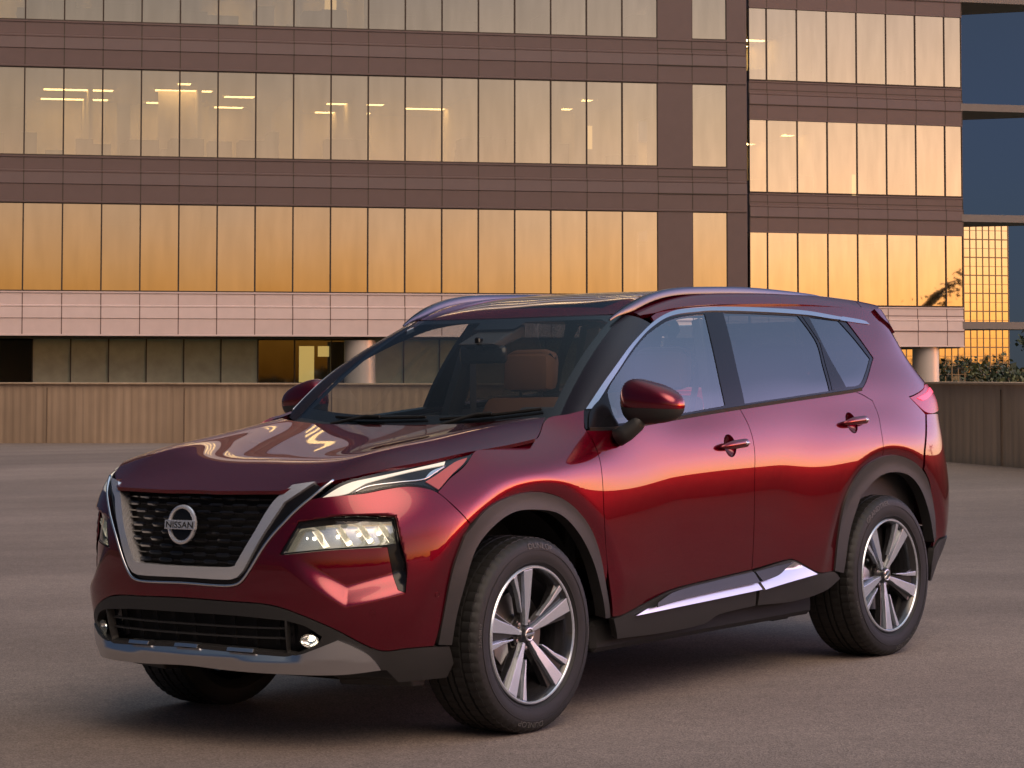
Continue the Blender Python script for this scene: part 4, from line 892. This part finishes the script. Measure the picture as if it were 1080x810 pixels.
# --- door handles
for (a0, b0), cup, ds in zip(((2.950, 1.019), (3.962, 1.079)), CUPS, (fdoors, rdoors)):
    dish = Off(lambda a, b, a0=a0, b0=b0: -.030 * np.clip(1 - ((np.abs(a) - a0) / .0435) ** 2 - ((b - b0) / .0465) ** 2, 0, 1) - .0005)
    for q, d in zip((1, -1), ds): panel('handle_cup', cup, dish, PAINT, d, side=q, res=.007, depth=0)
for (s0, z0, slope), ds in (((2.955, 1.019, .045), fdoors), ((3.965, 1.079, .03), rdoors)):
    for q, d in zip((1, -1), ds):
        u = np.linspace(-.105, .115, 23); P = BODY.pt(s0 + u, z0 + slope * u); Nn = BODY.nrm(s0 + u, z0 + slope * u)
        h = .030 - .022 * np.abs(u / .115) ** 4; C_ = (P + Nn * h[:, None]) * (1, q, 1); up = np.tile((0, 0, 1.), (23, 1))
        sc = np.where(u < 0, 1 - .82 * np.abs(u / .107) ** 2.2, 1 - .6 * np.abs(u / .117) ** 8)
        pr_ = [(.015 * math.cos(a), .019 * math.sin(a)) for a in np.linspace(0, 2 * math.pi, 12, endpoint=False)]
        m = MB(); m.sweep(C_, pr_, ups=up, scale=sc); m.build('handle', PAINT, d, smooth=True)
        m = MB(); m.sweep(C_[16:22] + Nn[16:22] * (1, q, 1) * .0008, [(a * 1.06, b * .62) for a, b in pr_], ups=up[16:22], scale=sc[16:22]); m.build('handle_cap', SILVER, d, smooth=True)
# --- side mirrors
def mirror(q, door):
    base = empty('side_mirror', door, (0, 0, 0) if q > 0 else (.10, -.06, .015))
    def shell(t0, t1, mt, nm, grow=1.0, nt=14):
        nu = 48; V = []; F = []
        for i in range(nt + 1):
            ph = t0 + (t1 - t0) * i / nt
            for k in range(nu):
                th = 2 * math.pi * k / nu
                c, s_ = math.cos(th), math.sin(th); cp, sp = math.cos(ph), math.sin(ph)
                w = lambda v, e: math.copysign(abs(v) ** e, v)
                y = w(c, .80) * w(cp, .62) * .135; x = w(s_, .75) * w(cp, .62) * .080; z = w(sp, .85) * .084
                if x > 0: x *= .55                       # flat glass side faces the rear
                z *= 1 - .32 * (y / .135) * (1 if z > 0 else .75)    # lower at the outer tip
                z += -.010 * (y / .135)
                V.append((0.672 + x * grow + .10 * y, q * -(1.012 + y * grow) , 1.216 + z * grow + .004))
        for i in range(nt):
            for k in range(nu): 
                f = (i * nu + k, i * nu + (k + 1) % nu, (i + 1) * nu + (k + 1) % nu, (i + 1) * nu + k); F.append(f)
        m = MB(); m.add(V, F); return m.build(nm, mt, base, angle=50)
    shell(-.16, math.pi / 2, PAINT, 'mirror_cap')
    shell(-math.pi / 2, -.16, CLAD, 'mirror_base', .99)
    m = MB(); P = [(.60, q * -.885, 1.085), (.61, q * -.925, 1.105), (.63, q * -.955, 1.135), (.645, q * -.975, 1.175)]
    m.sweep(P, [(.042 * math.cos(a), .034 * math.sin(a)) for a in np.linspace(0, 2 * math.pi, 12, endpoint=False)], up=(0, 0, 1), scale=[1.1, 1.0, .95, .95]); m.build('mirror_stalk', CLAD, base, smooth=True)
    m = MB(); m.box((.706, q * -1.0, 1.214), (.004, .17, .10), bev=.0015); m.build('mirror_glass', CHROME, base)
for q, d in zip((1, -1), fdoors): mirror(q, d)
# --- front end
def fmir(L): return [(-a, b) for a, b in L]
grille = panel('grille', mirror_half([(0, .60), (.20, .605), (.29, .62), (.45, .88), (.56, .965), (.50, .975), (0, .975)]), BODY, DARK, car, off=-.055, res=.03, depth=.0)
u_out = [(0, .628), (.235, .6275), (.272, .636), (.300, .662), (.374, .785), (.455, .905), (.575, .976)]
u_in = [(.485, .966), (.408, .905), (.335, .790), (.262, .678), (.235, .672), (0, .669)]
uo = np.array(u_out); ui = np.array(u_in[::-1])
full_o = np.concatenate([uo * (-1, 1), uo[::-1]][::1]) if False else None
u_poly = u_out + u_in + fmir(u_in[::-1])[1:] + fmir(u_out[::-1])[:-1]
panel('grille_surround', u_poly, BODY, USILV, grille, off=.010, res=.016, depth=.05, corner=20)
for q in (1, -1):
    # bevelled inner edge of the surround
    pi_ = crom([(a * q, b) for a, b in u_in], closed=False, step=.02, corner=20); A = BODY.pt(pi_[:, 0], pi_[:, 1]); Na = BODY.nrm(pi_[:, 0], pi_[:, 1])
to = [(0, .606)] + TR['bumper_half'][-8:-1][::-1][0:0]
gl = [p for p in TR['bumper_half'][-9:-1]][::-1]       # from the bottom centre out and up
gl = [(0, TR['bumper_half'][-1][1])] + gl
band = gl + [(.60, .955), (.585, .965)] + u_out[::-1]
tgl = gl + TR['trim_top'][1:]
tl = crom(fmir(tgl[::-1])[:-1] + tgl, closed=False, step=.02, corner=30)
m = MB(); m.tube(BODY.pt(tl[:, 0], tl[:, 1] + .004) + BODY.nrm(tl[:, 0], tl[:, 1]) * .004, .0055, 8); m.build('grille_trim', CHROME, grille, smooth=True)
panel('grille_border', tgl[:-1] + u_out[::-1] + fmir(u_out)[1:] + fmir(tgl[::-1])[1:-1], BODY, BLACK, grille, off=-.006, res=.02, depth=.03, corner=20)
# bars: thin rails with longer thick links, staggered from row to row
m = MB(); hi_ = MB()
for r in range(11):
    z = .688 + r * .0262; w = float(np.interp(z, [.67, .79, .905, .96], [.255, .335, .405, .470]))
    ss = np.linspace(-w, w, 40); P = BODY.pt(ss, 0 * ss + z) - BODY.nrm(ss, 0 * ss + z) * .030
    m.sweep(P, [(-.004, -.0025), (.004, -.0025), (.004, .0025), (-.004, .0025)])
    for k in range(-5, 6):
        c = (k + (.5 if r % 2 else 0)) * .118
        if abs(c) > w - .02: continue
        a0, a1 = max(-w, c - .037), min(w, c + .037); s2 = np.array([a0, a0 + .009, a0 + .011, a1 - .011, a1 - .009, a1])
        P = BODY.pt(s2, 0 * s2 + z) - BODY.nrm(s2, 0 * s2 + z) * .024
        m.sweep(P, [(-.010, -.0075), (.002, -.0075), (.006, 0), (.002, .0075), (-.010, .0075)], scale=[.35, .95, 1, 1, .95, .35])
m.build('grille_bars', BLACK, grille, angle=20)
# badge
bx, bz = -.944, .822
badge = empty('badge', grille); bm_ = MB()
tilt = .10
def bpos(a, b, h): return (bx + .0 - h + (b) * tilt, -a, bz + b)
bm_.add([bpos(r_ * math.cos(t), r_ * math.sin(t), h) for t in np.linspace(0, 2 * math.pi, 64, endpoint=False) for r_, h in ((.058, 0), (.059, .008), (.0655, .011), (.072, .008), (.073, 0))],
        [(i * 5 + k, i * 5 + (k + 1) % 5, ((i + 1) % 64) * 5 + (k + 1) % 5, ((i + 1) % 64) * 5 + k) for i in range(64) for k in range(5)])
bm_.build('badge_ring', USILV, badge, angle=40)
m = MB(); m.prism([(-.080, -.017), (.080, -.017), (.080, .017), (-.080, .017)], .004, .016, bpos); m.build('badge_bar', USILV, badge, bevel=.002)
m = MB(); m.prism([(.058 * math.cos(t), .058 * math.sin(t)) for t in np.linspace(0, 2 * math.pi, 40, endpoint=False)], -.004, .002, bpos); m.build('badge_disc', BLACK, badge)
def text_mesh(txt, size, extrude=.001):
    cu = bpy.data.curves.new('lettering', 'FONT'); cu.body = txt; cu.size = size; cu.extrude = extrude; cu.align_x = 'CENTER'; cu.align_y = 'CENTER'; cu.resolution_u = 3
    o = bpy.data.objects.new('lettering', cu); COL.objects.link(o); bpy.context.view_layer.update()
    me = bpy.data.meshes.new_from_object(o.evaluated_get(bpy.context.evaluated_depsgraph_get())); bpy.data.objects.remove(o)
    V = np.array([tuple(v.co) for v in me.vertices]); F = [tuple(p.vertices) for p in me.polygons]; bpy.data.meshes.remove(me); return V, F
V, F = text_mesh('NISSAN', .032); V[:, 0] *= .140 / (V[:, 0].max() - V[:, 0].min()); V[:, 1] *= .023 / (V[:, 1].max() - V[:, 1].min())
m = MB(); m.add([bpos(v[0], v[1] - V[:, 1].mean(), .0165 + v[2]) for v in V], F); m.build('badge_lettering', DARK, badge)
# lower front
lg = TR['lgrille']; lgp = mirror_half(lg)
hole_fog = TR['fogpocket']
low = [(0, TR['lower_half_top'][0][1])] + TR['lower_half_top'][1:] + [(1.13, .30), (1.10, .245), (.90, .245), (.85, .295), (.7, .296), (.47, .30), (0, .312)]
lower = panel('lower_bumper', mirror_half(low[::1]), BODY, CLAD, car, gap=G, off=.003, res=.02, depth=.03, holes=[lgp, hole_fog, fmir(hole_fog)])
panel('lower_intake', mirror_half([(0, .36), (.64, .35), (.64, .44), (.55, .50), (.3, .52), (0, .525)]), BODY, DARK, lower, off=-.075, res=.03, depth=0)
for z in (.415, .452):
    m = MB(); ss = np.linspace(-.468, .468, 30); zz = z + .0 * ss; m.sweep(BODY.pt(ss, zz) - BODY.nrm(ss, zz) * .02, [(-.012, -.003), (.004, -.003), (.004, .003), (-.012, .003)])
    m.build('intake_slat', CLAD, lower)
for s_ in np.linspace(-.42, .42, 9):
    m = MB(); P = BODY.pt([s_] * 2, [.38, .50]) - BODY.nrm([s_] * 2, [.38, .50]) * .045; m.sweep(P, [(-.003, -.01), (.003, -.01), (.003, .01), (-.003, .01)], up=(0, 1, 0))
    m.build('intake_rib', DARK, lower)
def skid_off(a, b):
    a = np.abs(a); zc = np.interp(a, [0, .25, .5, .6, .82], [.352, .345, .335, .352, .335])
    return .022 - np.clip(b - zc, 0, 1) * np.interp(a, [0, .47, .55, .85], [1.15, 1.1, .22, .15])
skid = panel('skid_trim', mirror_half(TR['skid_half']), Off(skid_off), SILVER, lower, res=.012, depth=.04, corner=25)
for c in (-.275, 0, .275):
    m = MB()
    ss = np.linspace(c - .062, c + .062, 8); zz = np.interp(np.abs(ss), [0, .5], [.374, .366]) + .002; P = BODY.pt(ss, zz) - BODY.nrm(ss, zz) * .004
    m.sweep(P, [(-.02, -.006), (.016, -.006), (.010, .007), (-.02, .009)])
    m.build('skid_tab', SILVER, skid, bevel=.0015)
for q in (1, -1):
    fz = [(a * q, b) for a, b in hole_fog]; c = np.mean(np.array(TR['fog']), 0); c = (c[0] * q, c[1])
    fl = empty('fog_lamp', lower)
    panel('fog_housing', [(a * q, b) for a, b in [(.46, .36), (.66, .37), (.66, .47), (.46, .50)]], BODY, BLACK, fl, off=-.05, res=.03, depth=0)
    P = BODY.pt([c[0]], [c[1]])[0]; n = BODY.nrm([c[0]], [c[1]])[0]; a = np.cross((0, 0, 1), n); a /= np.linalg.norm(a); b = np.cross(n, a)
    def dome(r, h, mt, nm, back):
        m = MB(); V = []; F = []
        for i in range(7):
            f_ = i / 6; rr = math.cos(f_ * math.pi / 2) * r; hh_ = math.sin(f_ * math.pi / 2) * h
            for k in range(20):
                t = 2 * math.pi * k / 20; V.append(P + n * (hh_ - back) + a * rr * 1.15 * math.cos(t) + b * rr * .85 * math.sin(t))
        F = [(i * 20 + k, i * 20 + (k + 1) % 20, (i + 1) * 20 + (k + 1) % 20, (i + 1) * 20 + k) for i in range(6) for k in range(20)]
        m.add(V, F); return m.build(nm, mt, fl, smooth=True)
    dome(.030, .012, LENS, 'fog_lens', .008); dome(.030, -.022, REFL, 'fog_bowl', .008)
    dome(.006, .006, LED, 'fog_bulb', .022)
    # small round parking sensors
    for sp in ((1.049, .559), (.797, .511)):
        P2 = BODY.pt([sp[0] * q], [sp[1]])[0]; n2 = BODY.nrm([sp[0] * q], [sp[1]])[0]; a2 = np.cross((0, 0, 1), n2); a2 /= np.linalg.norm(a2); b2 = np.cross(n2, a2)
        m = MB(); V = [P2 + n2 * h + a2 * r * math.cos(t) + b2 * r * math.sin(t) for r, h in ((.0115, 0), (.0115, .002), (.009, .0022), (.0085, .0005), (.0001, .0012)) for t in np.linspace(0, 2 * math.pi, 20, endpoint=False)]
        m.add(V, [(i * 20 + k, i * 20 + (k + 1) % 20, (i + 1) * 20 + (k + 1) % 20, (i + 1) * 20 + k) for i in range(4) for k in range(20)]); m.build('parking_sensor', PAINT, bumper, angle=40)
# --- lamps
for q in (1, -1):
    mm = lambda L: [(a * q, b) for a, b in L]
    hl = empty('headlamp', car)
    panel('lamp_bezel', mm(TR['lamp_hole']), BODY, BLACK, hl, off=-.002, res=.02, depth=.03, holes=[mm(inset(np.array(TR['lamp']), .004))])
    panel('lamp_lens', mm(TR['lamp']), BODY, LENS, hl, off=-.004, res=.02, depth=0)
    panel('lamp_bowl', mm([(.43, .70), (.50, .86), (.90, .87), (.93, .72)]), BODY, GLOWR, hl, off=-.060, res=.03, depth=0)
    mr, ml, mf = MB(), MB(), MB()
    for i, (c, hgt) in enumerate(((.545, .780), (.640, .788), (.725, .795), (.805, .798))):
        P = BODY.pt([c * q], [hgt])[0]; n = BODY.nrm([c * q], [hgt])[0]; fwd = np.array([-.95, -.25 * q, 0]); fwd /= np.linalg.norm(fwd)
        a = np.cross((0, 0, 1), fwd); a /= np.linalg.norm(a); b = np.cross(fwd, a); O = P - n * .045
        V = []
        for j in range(7):                                   # parabolic cup
            r = .052 * (j / 6) + .004; d = -.045 + 12 * r * r
            V += [O + fwd * d + a * r * 1.0 * math.cos(t) + b * r * .82 * math.sin(t) for t in np.linspace(0, 2 * math.pi, 24, endpoint=False)]
        mr.add(V, [(j * 24 + k, j * 24 + (k + 1) % 24, (j + 1) * 24 + (k + 1) % 24, (j + 1) * 24 + k) for j in range(6) for k in range(24)])
        for sx in (-.45, .45):
            ml.box(O + fwd * -.018 + a * .03 * sx + b * .002, (.012, .008, .010), bev=.002)
        # slanted divider fins
        A_ = O + a * .045 * q; mf.box(A_ + fwd * -.01, (.05, .003, .075), R=np.stack([fwd, a * .8 + b * .6, -a * .6 + b * .8], 1), bev=.0008)
    mr.build('lamp_cups', GLOWR, hl, smooth=True); ml.build('lamp_leds', LED, hl); mf.build('lamp_fins', GLOWR, hl)
    st = crom(mm([(.50, .826), (.68, .848), (.865, .846)]), closed=False, step=.02)
    m = MB(); m.sweep(BODY.pt(st[:, 0], st[:, 1]) - BODY.nrm(st[:, 0], st[:, 1]) * .022, [(-.02, -.010), (.012, -.010), (.012, .008), (-.02, .008)]); m.build('lamp_brow', BLACK, hl, angle=40)
    panel('air_slot', mm([(.845, .75), (.93, .76), (.945, .66), (.93, .56), (.87, .575), (.85, .67)]), BODY, DARK, hl, off=-.05, res=.03, depth=0)
    dl = empty('running_lamp', car)
    panel('lamp_housing', mm(TR['drl']), BODY, BLACK, dl, off=-.008, res=.015, depth=.02)
    panel('lamp_guide', mm(TR['drl_strip']), BODY, DRLM, dl, off=-.003, res=.012, depth=.006)
    panel('lamp_blade', mm(TR['drl_strip_low']), BODY, CHROME, dl, off=-.003, res=.012, depth=.006)
    dlp = crom(mm(TR['drl_line']), closed=False, step=.015); m = MB(); m.tube(BODY.pt(dlp[:, 0], dlp[:, 1]) - BODY.nrm(dlp[:, 0], dlp[:, 1]) * .004, .0035, 6); m.build('lamp_line', CHROME, dl, smooth=True)
    panel('amber_marker', mm(TR['drl_amber']), BODY, AMBER, dl, off=-.002, res=.012, depth=.006)
    panel('lamp_lens', mm(TR['drl']), BODY, LENS, dl, off=.0005, res=.02, depth=0, gap=.003)
    tl_ = empty('tail_lamp', car)
    panel('lamp_lens', mm(TR['tail']), BODY, TAILM, tl_, off=.001, res=.02, depth=.02, gap=.002)
    panel('lamp_glow', mm([(4.66, 1.172), (4.80, 1.195), (4.90, 1.215), (5.08, 1.21), (5.06, 1.192), (4.90, 1.19), (4.72, 1.160)]), BODY, TAILG, tl_, off=.004, res=.02, depth=.004)
# --- wheels
wheel0 = None
def make_wheel(name):
    w = empty('wheel', car)
    # tyre: y = 0 is the wheel's outer face plane, +y towards the car
    prof = [(.262, .004), (.275, -.012), (.292, -.0165), (.312, -.018), (.330, -.0165), (.346, -.012), (.357, -.003), (.3635, .010)]
    tread = []
    for y0, y1 in ((.012, .046), (.057, .098), (.109, .127), (.138, .179), (.190, .226)):
        crown = lambda y: .3705 - 2.4 * (y - .119) ** 2 * .16
        tread += [(.3635 - .003, y0 - .001), (crown(y0), y0), (crown(y1), y1), (.3635 - .003, y1 + .001)]
    back = [(.3635, .228), (.357, .241), (.335, .254), (.300, .256), (.262, .234)]
    full = prof + tread + back; n = 240; V = []; F = []; k = len(full)
    for i in range(n):
        a = 2 * math.pi * i / n
        for j, (r, y) in enumerate(full):
            rr = r
            if i % 4 == 0 and j in (6, 7, 8, 9, 10): rr -= .0040            # shoulder grooves
            if i % 4 == 2 and j in (len(prof) + 5, len(prof) + 6, len(prof) + 13, len(prof) + 14, len(prof) + 17, len(prof) + 18, len(prof) + 19): rr -= .0035
            V.append((rr * math.sin(a), y, rr * math.cos(a)))
    F = [(i * k + j, i * k + j + 1, ((i + 1) % n) * k + j + 1, ((i + 1) % n) * k + j) for i in range(n) for j in range(k - 1)]
    m = MB(); m.add(V, F); m.lathe([(.318, -.0178), (.3185, -.0195), (.321, -.0195), (.3215, -.0178)], 96, 'y'); m.lathe([(.2735, -.0105), (.274, -.0135), (.279, -.0145), (.280, -.0125)], 96, 'y')
    ty = m.build('tyre', TYRE, w, angle=28)
    for txt, a0, sz in ((name, 12, .030), (name, 192, .030), ('235/55R19', 100, .016), ('235/55R19', 280, .016)):
        V, Fx = text_mesh(txt, sz, .0007); V[:, 0] *= 1.25
        rr = .334 + V[:, 1]; aa = rad(a0) + V[:, 0] / .334
        yy = np.interp(rr, [.312, .330, .346, .357], [-.018, -.0165, -.012, -.003]) - .0008 - (V[:, 2] - V[:, 2].min())
        m = MB(); m.add(np.stack([rr * np.sin(aa), yy, rr * np.cos(aa)], 1), Fx); m.build('sidewall_lettering', LETTER, ty)
    # rim barrel and flange
    m = MB(); m.lathe([(.2605, .010), (.2605, -.004), (.256, -.009), (.2515, -.009), (.2485, -.004)], 96, 'y'); fl = m.build('rim_flange', MACH, w, angle=40)
    m = MB(); m.lathe([(.2485, -.004), (.243, .004), (.236, .018), (.229, .05), (.222, .10), (.215, .17), (.235, .205)], 96, 'y'); br = m.build('rim', POCK, w, angle=40)
    m = MB(); mp = MB()
    def face_y(r): return float(np.interp(r, [.04, .075, .15, .23, .25], [.026, .021, .011, .002, .000]))
    for kk in range(5):
        t0 = rad(72 * kk)
        def pol(r, off, d=0.0):                  # point at radius r, `off` metres clockwise of the spoke's axis
            a = t0 + off / max(r, .03); return (r * math.sin(a), face_y(r) + d, r * math.cos(a))
        def slab(mb, rows, thick, top=0.0):
            V = []
            for d in (top, top + thick):
                for r, o0, o1 in rows: V += [pol(r, o0, d), pol(r, o1, d)]
            nn = len(rows); F = []
            for L_ in (0, 1):
                for i in range(nn - 1):
                    b = L_ * 2 * nn + 2 * i; f = (b, b + 1, b + 3, b + 2); F.append(f if L_ == 0 else f[::-1])
            for i in range(nn - 1):
                for s_ in (0, 1):
                    b = 2 * i + s_; F.append((b, b + 2, b + 2 + 2 * nn, b + 2 * nn))
            for i in (0, nn - 1): F.append((2 * i, 2 * i + 1, 2 * i + 1 + 2 * nn, 2 * i + 2 * nn))
            mb.add(V, F)
        slab(mp, [(.045, -.020, .022), (.075, -.020, .022), (.15, -.040, .036), (.2475, -.104, .060)], .030, .014)       # dark spoke body
        slab(m, [(.036, -.007, .008), (.075, -.010, .012), (.105, -.013, .018), (.17, -.017, .023), (.2475, -.024, .031)], .022, -.003)      # broad machined face
        slab(m, [(.095, -.034, -.030), (.118, -.042, -.036), (.17, -.058, -.046), (.2465, -.090, -.068)], .02, -.002)                           # narrow blade beside it
    # slot between the broad face and the blade is left dark
    m.build('rim_spokes', MACH, br, bevel=.0012); mp.build('rim_backs', POCK, br, bevel=.002)
    m = MB(); m.lathe([(.0001, .012), (.022, .0125), (.028, .015), (.030, .020), (.033, .030), (.040, .040), (.062, .044), (.066, .07)], 40, 'y'); hub = m.build('hub_cap', POCK, w, angle=40)
    m = MB(); m.lathe([(.0195, .0120), (.0195, .0097), (.0225, .0087), (.0255, .0097), (.0255, .0137)], 32, 'y'); m.box((0, .0107, 0), (.056, .004, .0095), bev=.001); m.build('hub_emblem', CHROME, hub, angle=40)
    for kk in range(5):
        a = rad(72 * kk + 36); m = MB(); m.lathe([(.0001, .028), (.008, .029), (.0095, .034), (.0095, .05)], 6, 'y', (.052 * math.sin(a), 0.004, .052 * math.cos(a))); m.build('wheel_nut', STEEL, hub)
    return w
FW = make_wheel('DUNLOP'); RW = make_wheel('GRANDTREK')
def copy_tree(o, parent=None):
    c = o.copy(); COL.objects.link(c)
    if parent: c.parent = parent
    for ch in list(o.children): copy_tree(ch, c)
    return c
pos = [(FW, 0, 1, -5), (RW, 2.705, 1, -33), (copy_tree(FW, car), 0, -1, 20), (copy_tree(RW, car), 2.705, -1, 50)]
for w, x, q, ph in pos:
    w.location = (x, -.897 * q, .3665); w.rotation_euler = (0, rad(ph), 0 if q > 0 else math.pi)
    if q < 0: w.rotation_euler = (0, rad(-ph), math.pi)
    st_ = empty('brake', car, (x, -.897 * q, .3665)); st_.rotation_euler = (0, 0, 0 if q > 0 else math.pi)
    m = MB(); m.lathe([(.07, .085), (.160, .085), (.160, .11), (.07, .11)], 48, 'y', close=True); m.lathe([(.0001, .06), (.07, .06), (.075, .085)], 32, 'y'); m.build('brake_disc', STEEL, st_, angle=40)
    m = MB(); m.prism([(r * math.sin(a), r * math.cos(a)) for r, a in [(.105, rad(235)), (.17, rad(232)), (.185, rad(250)), (.185, rad(275)), (.17, rad(290)), (.105, rad(287))]], .045, .13, lambda a, b, h: (a * q if q < 0 else a, h, b)); m.build('brake_caliper', STEEL, st_, angle=30, bevel=.006)
    # wheel house
    m = MB(); V = []; r_ = .475
    for i in range(25):
        a = rad(-84 + 168 * i / 24)
        for y in (.11, .45): V.append((x + r_ * math.sin(a), -q * (.89 - y), .37 + r_ * math.cos(a)))
    m.add(V, [(2 * i, 2 * i + 1, 2 * i + 3, 2 * i + 2) for i in range(24)])
    m.add([(x + r_ * math.sin(rad(a)), -q * .44, .37 + r_ * math.cos(rad(a))) for a in range(-84, 85, 12)], [tuple(range(15))])
    m.build('wheel_house', DARK, car)
# --- underside, engine bay and cabin
m = MB()
for (x0, x1, y, z0, z1) in ((-.62, -.49, .66, .30, .60), (-.5, .52, .42, .22, .85), (.52, 2.18, .80, .235, .36), (2.18, 3.2, .42, .26, .6), (3.19, 3.38, .50, .32, .6)):
    m.box(((x0 + x1) / 2, 0, (z0 + z1) / 2), (x1 - x0, 2 * y, z1 - z0), bev=.02)
m.build('underbody', DARK, car)
m = MB(); m.prism([(-.82, .31), (-.80, .285), (-.62, .27), (-.5, .265), (-.5, .31)], -.60, .60, lambda a, b, h: (a + .35 * max(0, abs(h) - .3), h, b)); 

for q in (-1, 1): m.prism([(-.64, .33), (-.64, .255), (-.61, .245), (-.60, .222), (-.53, .218), (-.52, .34)], .46, .74, lambda a, b, h: (a + .45 * max(0, h - .55), q * h, b))
m.build('undertray', CLAD, car, bevel=.008)
m = MB(); m.box((2.02, -.70, .27), (.16, .10, .10), bev=.02); m.tube([(2.05, -.66, .29), (2.3, -.6, .33), (2.6, -.55, .33)], .025); m.box((2.9, 0, .33), (.3, 1.0, .1), bev=.03); m.build('rear_suspension', DARK, car)
m = MB(); m.box((-.06, 0, .70), (1.1, 1.1, .45), bev=.05); m.box((.46, 0, .80), (.06, 1.5, .62), bev=.01); m.build('engine_bay', DARK, car)
cab = empty('cabin', car)
m = MB()
m.prism([(.36, 1.10), (.50, 1.145), (.78, 1.165), (.98, 1.15), (1.05, 1.08), (1.02, .85), (.75, .6), (.5, .6), (.4, .9)], -.74, .74, lambda a, b, h: (a + .10 * (abs(h) / .7) ** 2, h, b)); 
m.prism([(.80, 1.15), (.88, 1.20), (1.02, 1.195), (1.06, 1.12), (.98, 1.08)], -.58, -.18, lambda a, b, h: (a, h, b))
m.build('dashboard', TRIM, cab, angle=30, bevel=.015)
m = MB(); m.box((1.9, 0, .40), (2.5, 1.55, .06)); m.box((1.5, 0, .62), (1.2, .26, .40), bev=.04); m.build('cabin_floor', TRIM, cab)
for q in (-1, 1):
    m = MB(); m.prism([(.62, .42), (3.1, .45), (3.1, 1.20), (2.5, 1.20), (1.5, 1.16), (.7, 1.10)], .80, .82, lambda a, b, h: (a, q * (h - .06 * max(0, b - .95)), b)); m.build('door_card', TRIM, cab)
def seat(x, y, w=.50):
    st = empty('car_seat', car, (x, y, 0))
    m = MB(); m.prism([(-.28, .52), (.26, .50), (.30, .62), (.22, .66), (-.20, .70), (-.30, .66)], -w / 2, w / 2, lambda a, b, h: (a, h, b)); m.build('seat', TAN, st, bevel=.05, angle=50)
    m = MB(); m.prism([(.20, .60), (.30, .60), (.44, 1.02), (.50, 1.22), (.43, 1.23), (.33, 1.05)], -w / 2, w / 2, lambda a, b, h: (a, h * (1 - .32 * max(0, b - .9)), b)); m.build('backrest', TAN, st, bevel=.04, angle=40)
    m = MB(); m.prism([(.43, 1.25), (.53, 1.25), (.56, 1.42), (.50, 1.45), (.44, 1.42)], -.135, .135, lambda a, b, h: (a, h * (1 - .5 * max(0, b - 1.36)), b)); m.build('headrest', TAN, st, bevel=.045, angle=40)
    m = MB(); m.tube([(.48, -.06, 1.18), (.49, -.06, 1.28)], .007); m.tube([(.48, .06, 1.18), (.49, .06, 1.28)], .007); m.build('headrest_posts', TRIM, st)
for x, y in ((1.18, -.37), (1.18, .37)): seat(x, y)
seat(2.12, -.38, .48); seat(2.12, .38, .48)
sw = empty('steering_wheel', cab, (1.02, -.37, 1.03)); sw.rotation_euler = (0, rad(-64), 0)
m = MB(); m.tube([(.185 * math.cos(a), .185 * math.sin(a), 0) for a in np.linspace(0, 2 * math.pi, 40, endpoint=False)], .015, 8, closed=True, up=(0, 0, 1)); m.box((0, 0, -.01), (.10, .12, .05), bev=.015); m.box((0, 0, -.005), (.03, .36, .016), bev=.004); m.build('steering_rim', TRIM, sw, angle=40)
rl = panel('headliner', [(1.12, -.53), (1.12, .53), (3.0, .53), (3.0, -.53)], ROOF, LINER, cab, off=-.045, res=.06, depth=0, holes=[[(1.22, -.38), (1.22, .38), (2.30, .39), (2.30, -.39)]])
m = MB(); m.box((.86, 0, 1.425), (.035, .25, .075), bev=.012); m.box((.83, 0, 1.47), (.03, .03, .06), bev=.006); m.build('interior_mirror', BLACK, cab, angle=40)
m = MB(); m.prism([(.80, 1.47), (1.03, 1.555), (1.03, 1.50), (.86, 1.455)], -.10, .10, lambda a, b, h: (a, h, b)); m.build('camera_pod', TRIM, cab, bevel=.01)
for q in (-1, 1):
    P = [(1.50, q * .73, .45), (1.53, q * .735, 1.16), (1.60, q * .63, 1.55)]
    m = MB(); m.sweep(P, [(-.05, -.02), (.05, -.02), (.05, .02), (-.05, .02)], up=(0, 1, 0)); m.build('centre_pillar', TRIM, cab)
    P = [(2.5, q * .75, .6), (2.52, q * .74, 1.18), (2.48, q * .62, 1.55)]
    m = MB(); m.sweep(P, [(-.05, -.02), (.05, -.02), (.05, .02), (-.05, .02)], up=(0, 1, 0)); m.build('rear_pillar', TRIM, cab)
    P = [(1.58, q * .64, 1.42), (1.55, q * .62, 1.25), (1.50, q * .58, 1.0), (1.46, q * .5, .75)]
    m = MB(); m.sweep(P, [(-.023, -.001), (.023, -.001), (.023, .001), (-.023, .001)], up=(0, q, 0)); m.box((1.575, q * .645, 1.40), (.03, .02, .05), bev=.005); m.build('seat_belt', TRIM, cab)
# cowl and wipers
cw = []
yy = np.linspace(-.72, .72, 31); A = WS.pt(yy / .70 * .65, 0 * yy - .05); V = []
for p in A: V += [p + (.05, 0, .02), p + (-.02, 0, -.012), p + (-.12, 0, -.05)]
mobj('cowl_panel', V, [(3 * i + k, 3 * i + k + 1, 3 * i + k + 4, 3 * i + k + 3) for i in range(30) for k in range(2)], CLAD, car, True)
for y0, y1, t0, t1, nm in ((-.18, -.62, -.015, .012, 1), (.42, -.10, -.015, .005, 1)):
    u = np.linspace(0, 1, 14); P = WS.pt((y0 + (y1 - y0) * u) / .7 * .65, t0 + (t1 - t0) * u); N = WS.nrm((y0 + (y1 - y0) * u) / .7 * .65, t0 + (t1 - t0) * u)
    m = MB(); m.sweep(P + N * .010, [(-.003, -.006), (.003, -.006), (.004, .003), (0, .008), (-.004, .003)], ups=N); m.tube([P[0] + N[0] * .0 + np.array((-.04, 0, -.02)), P[5] + N[5] * .022, P[7] + N[7] * .02], .007); m.build('wiper', DARK, car, angle=40)
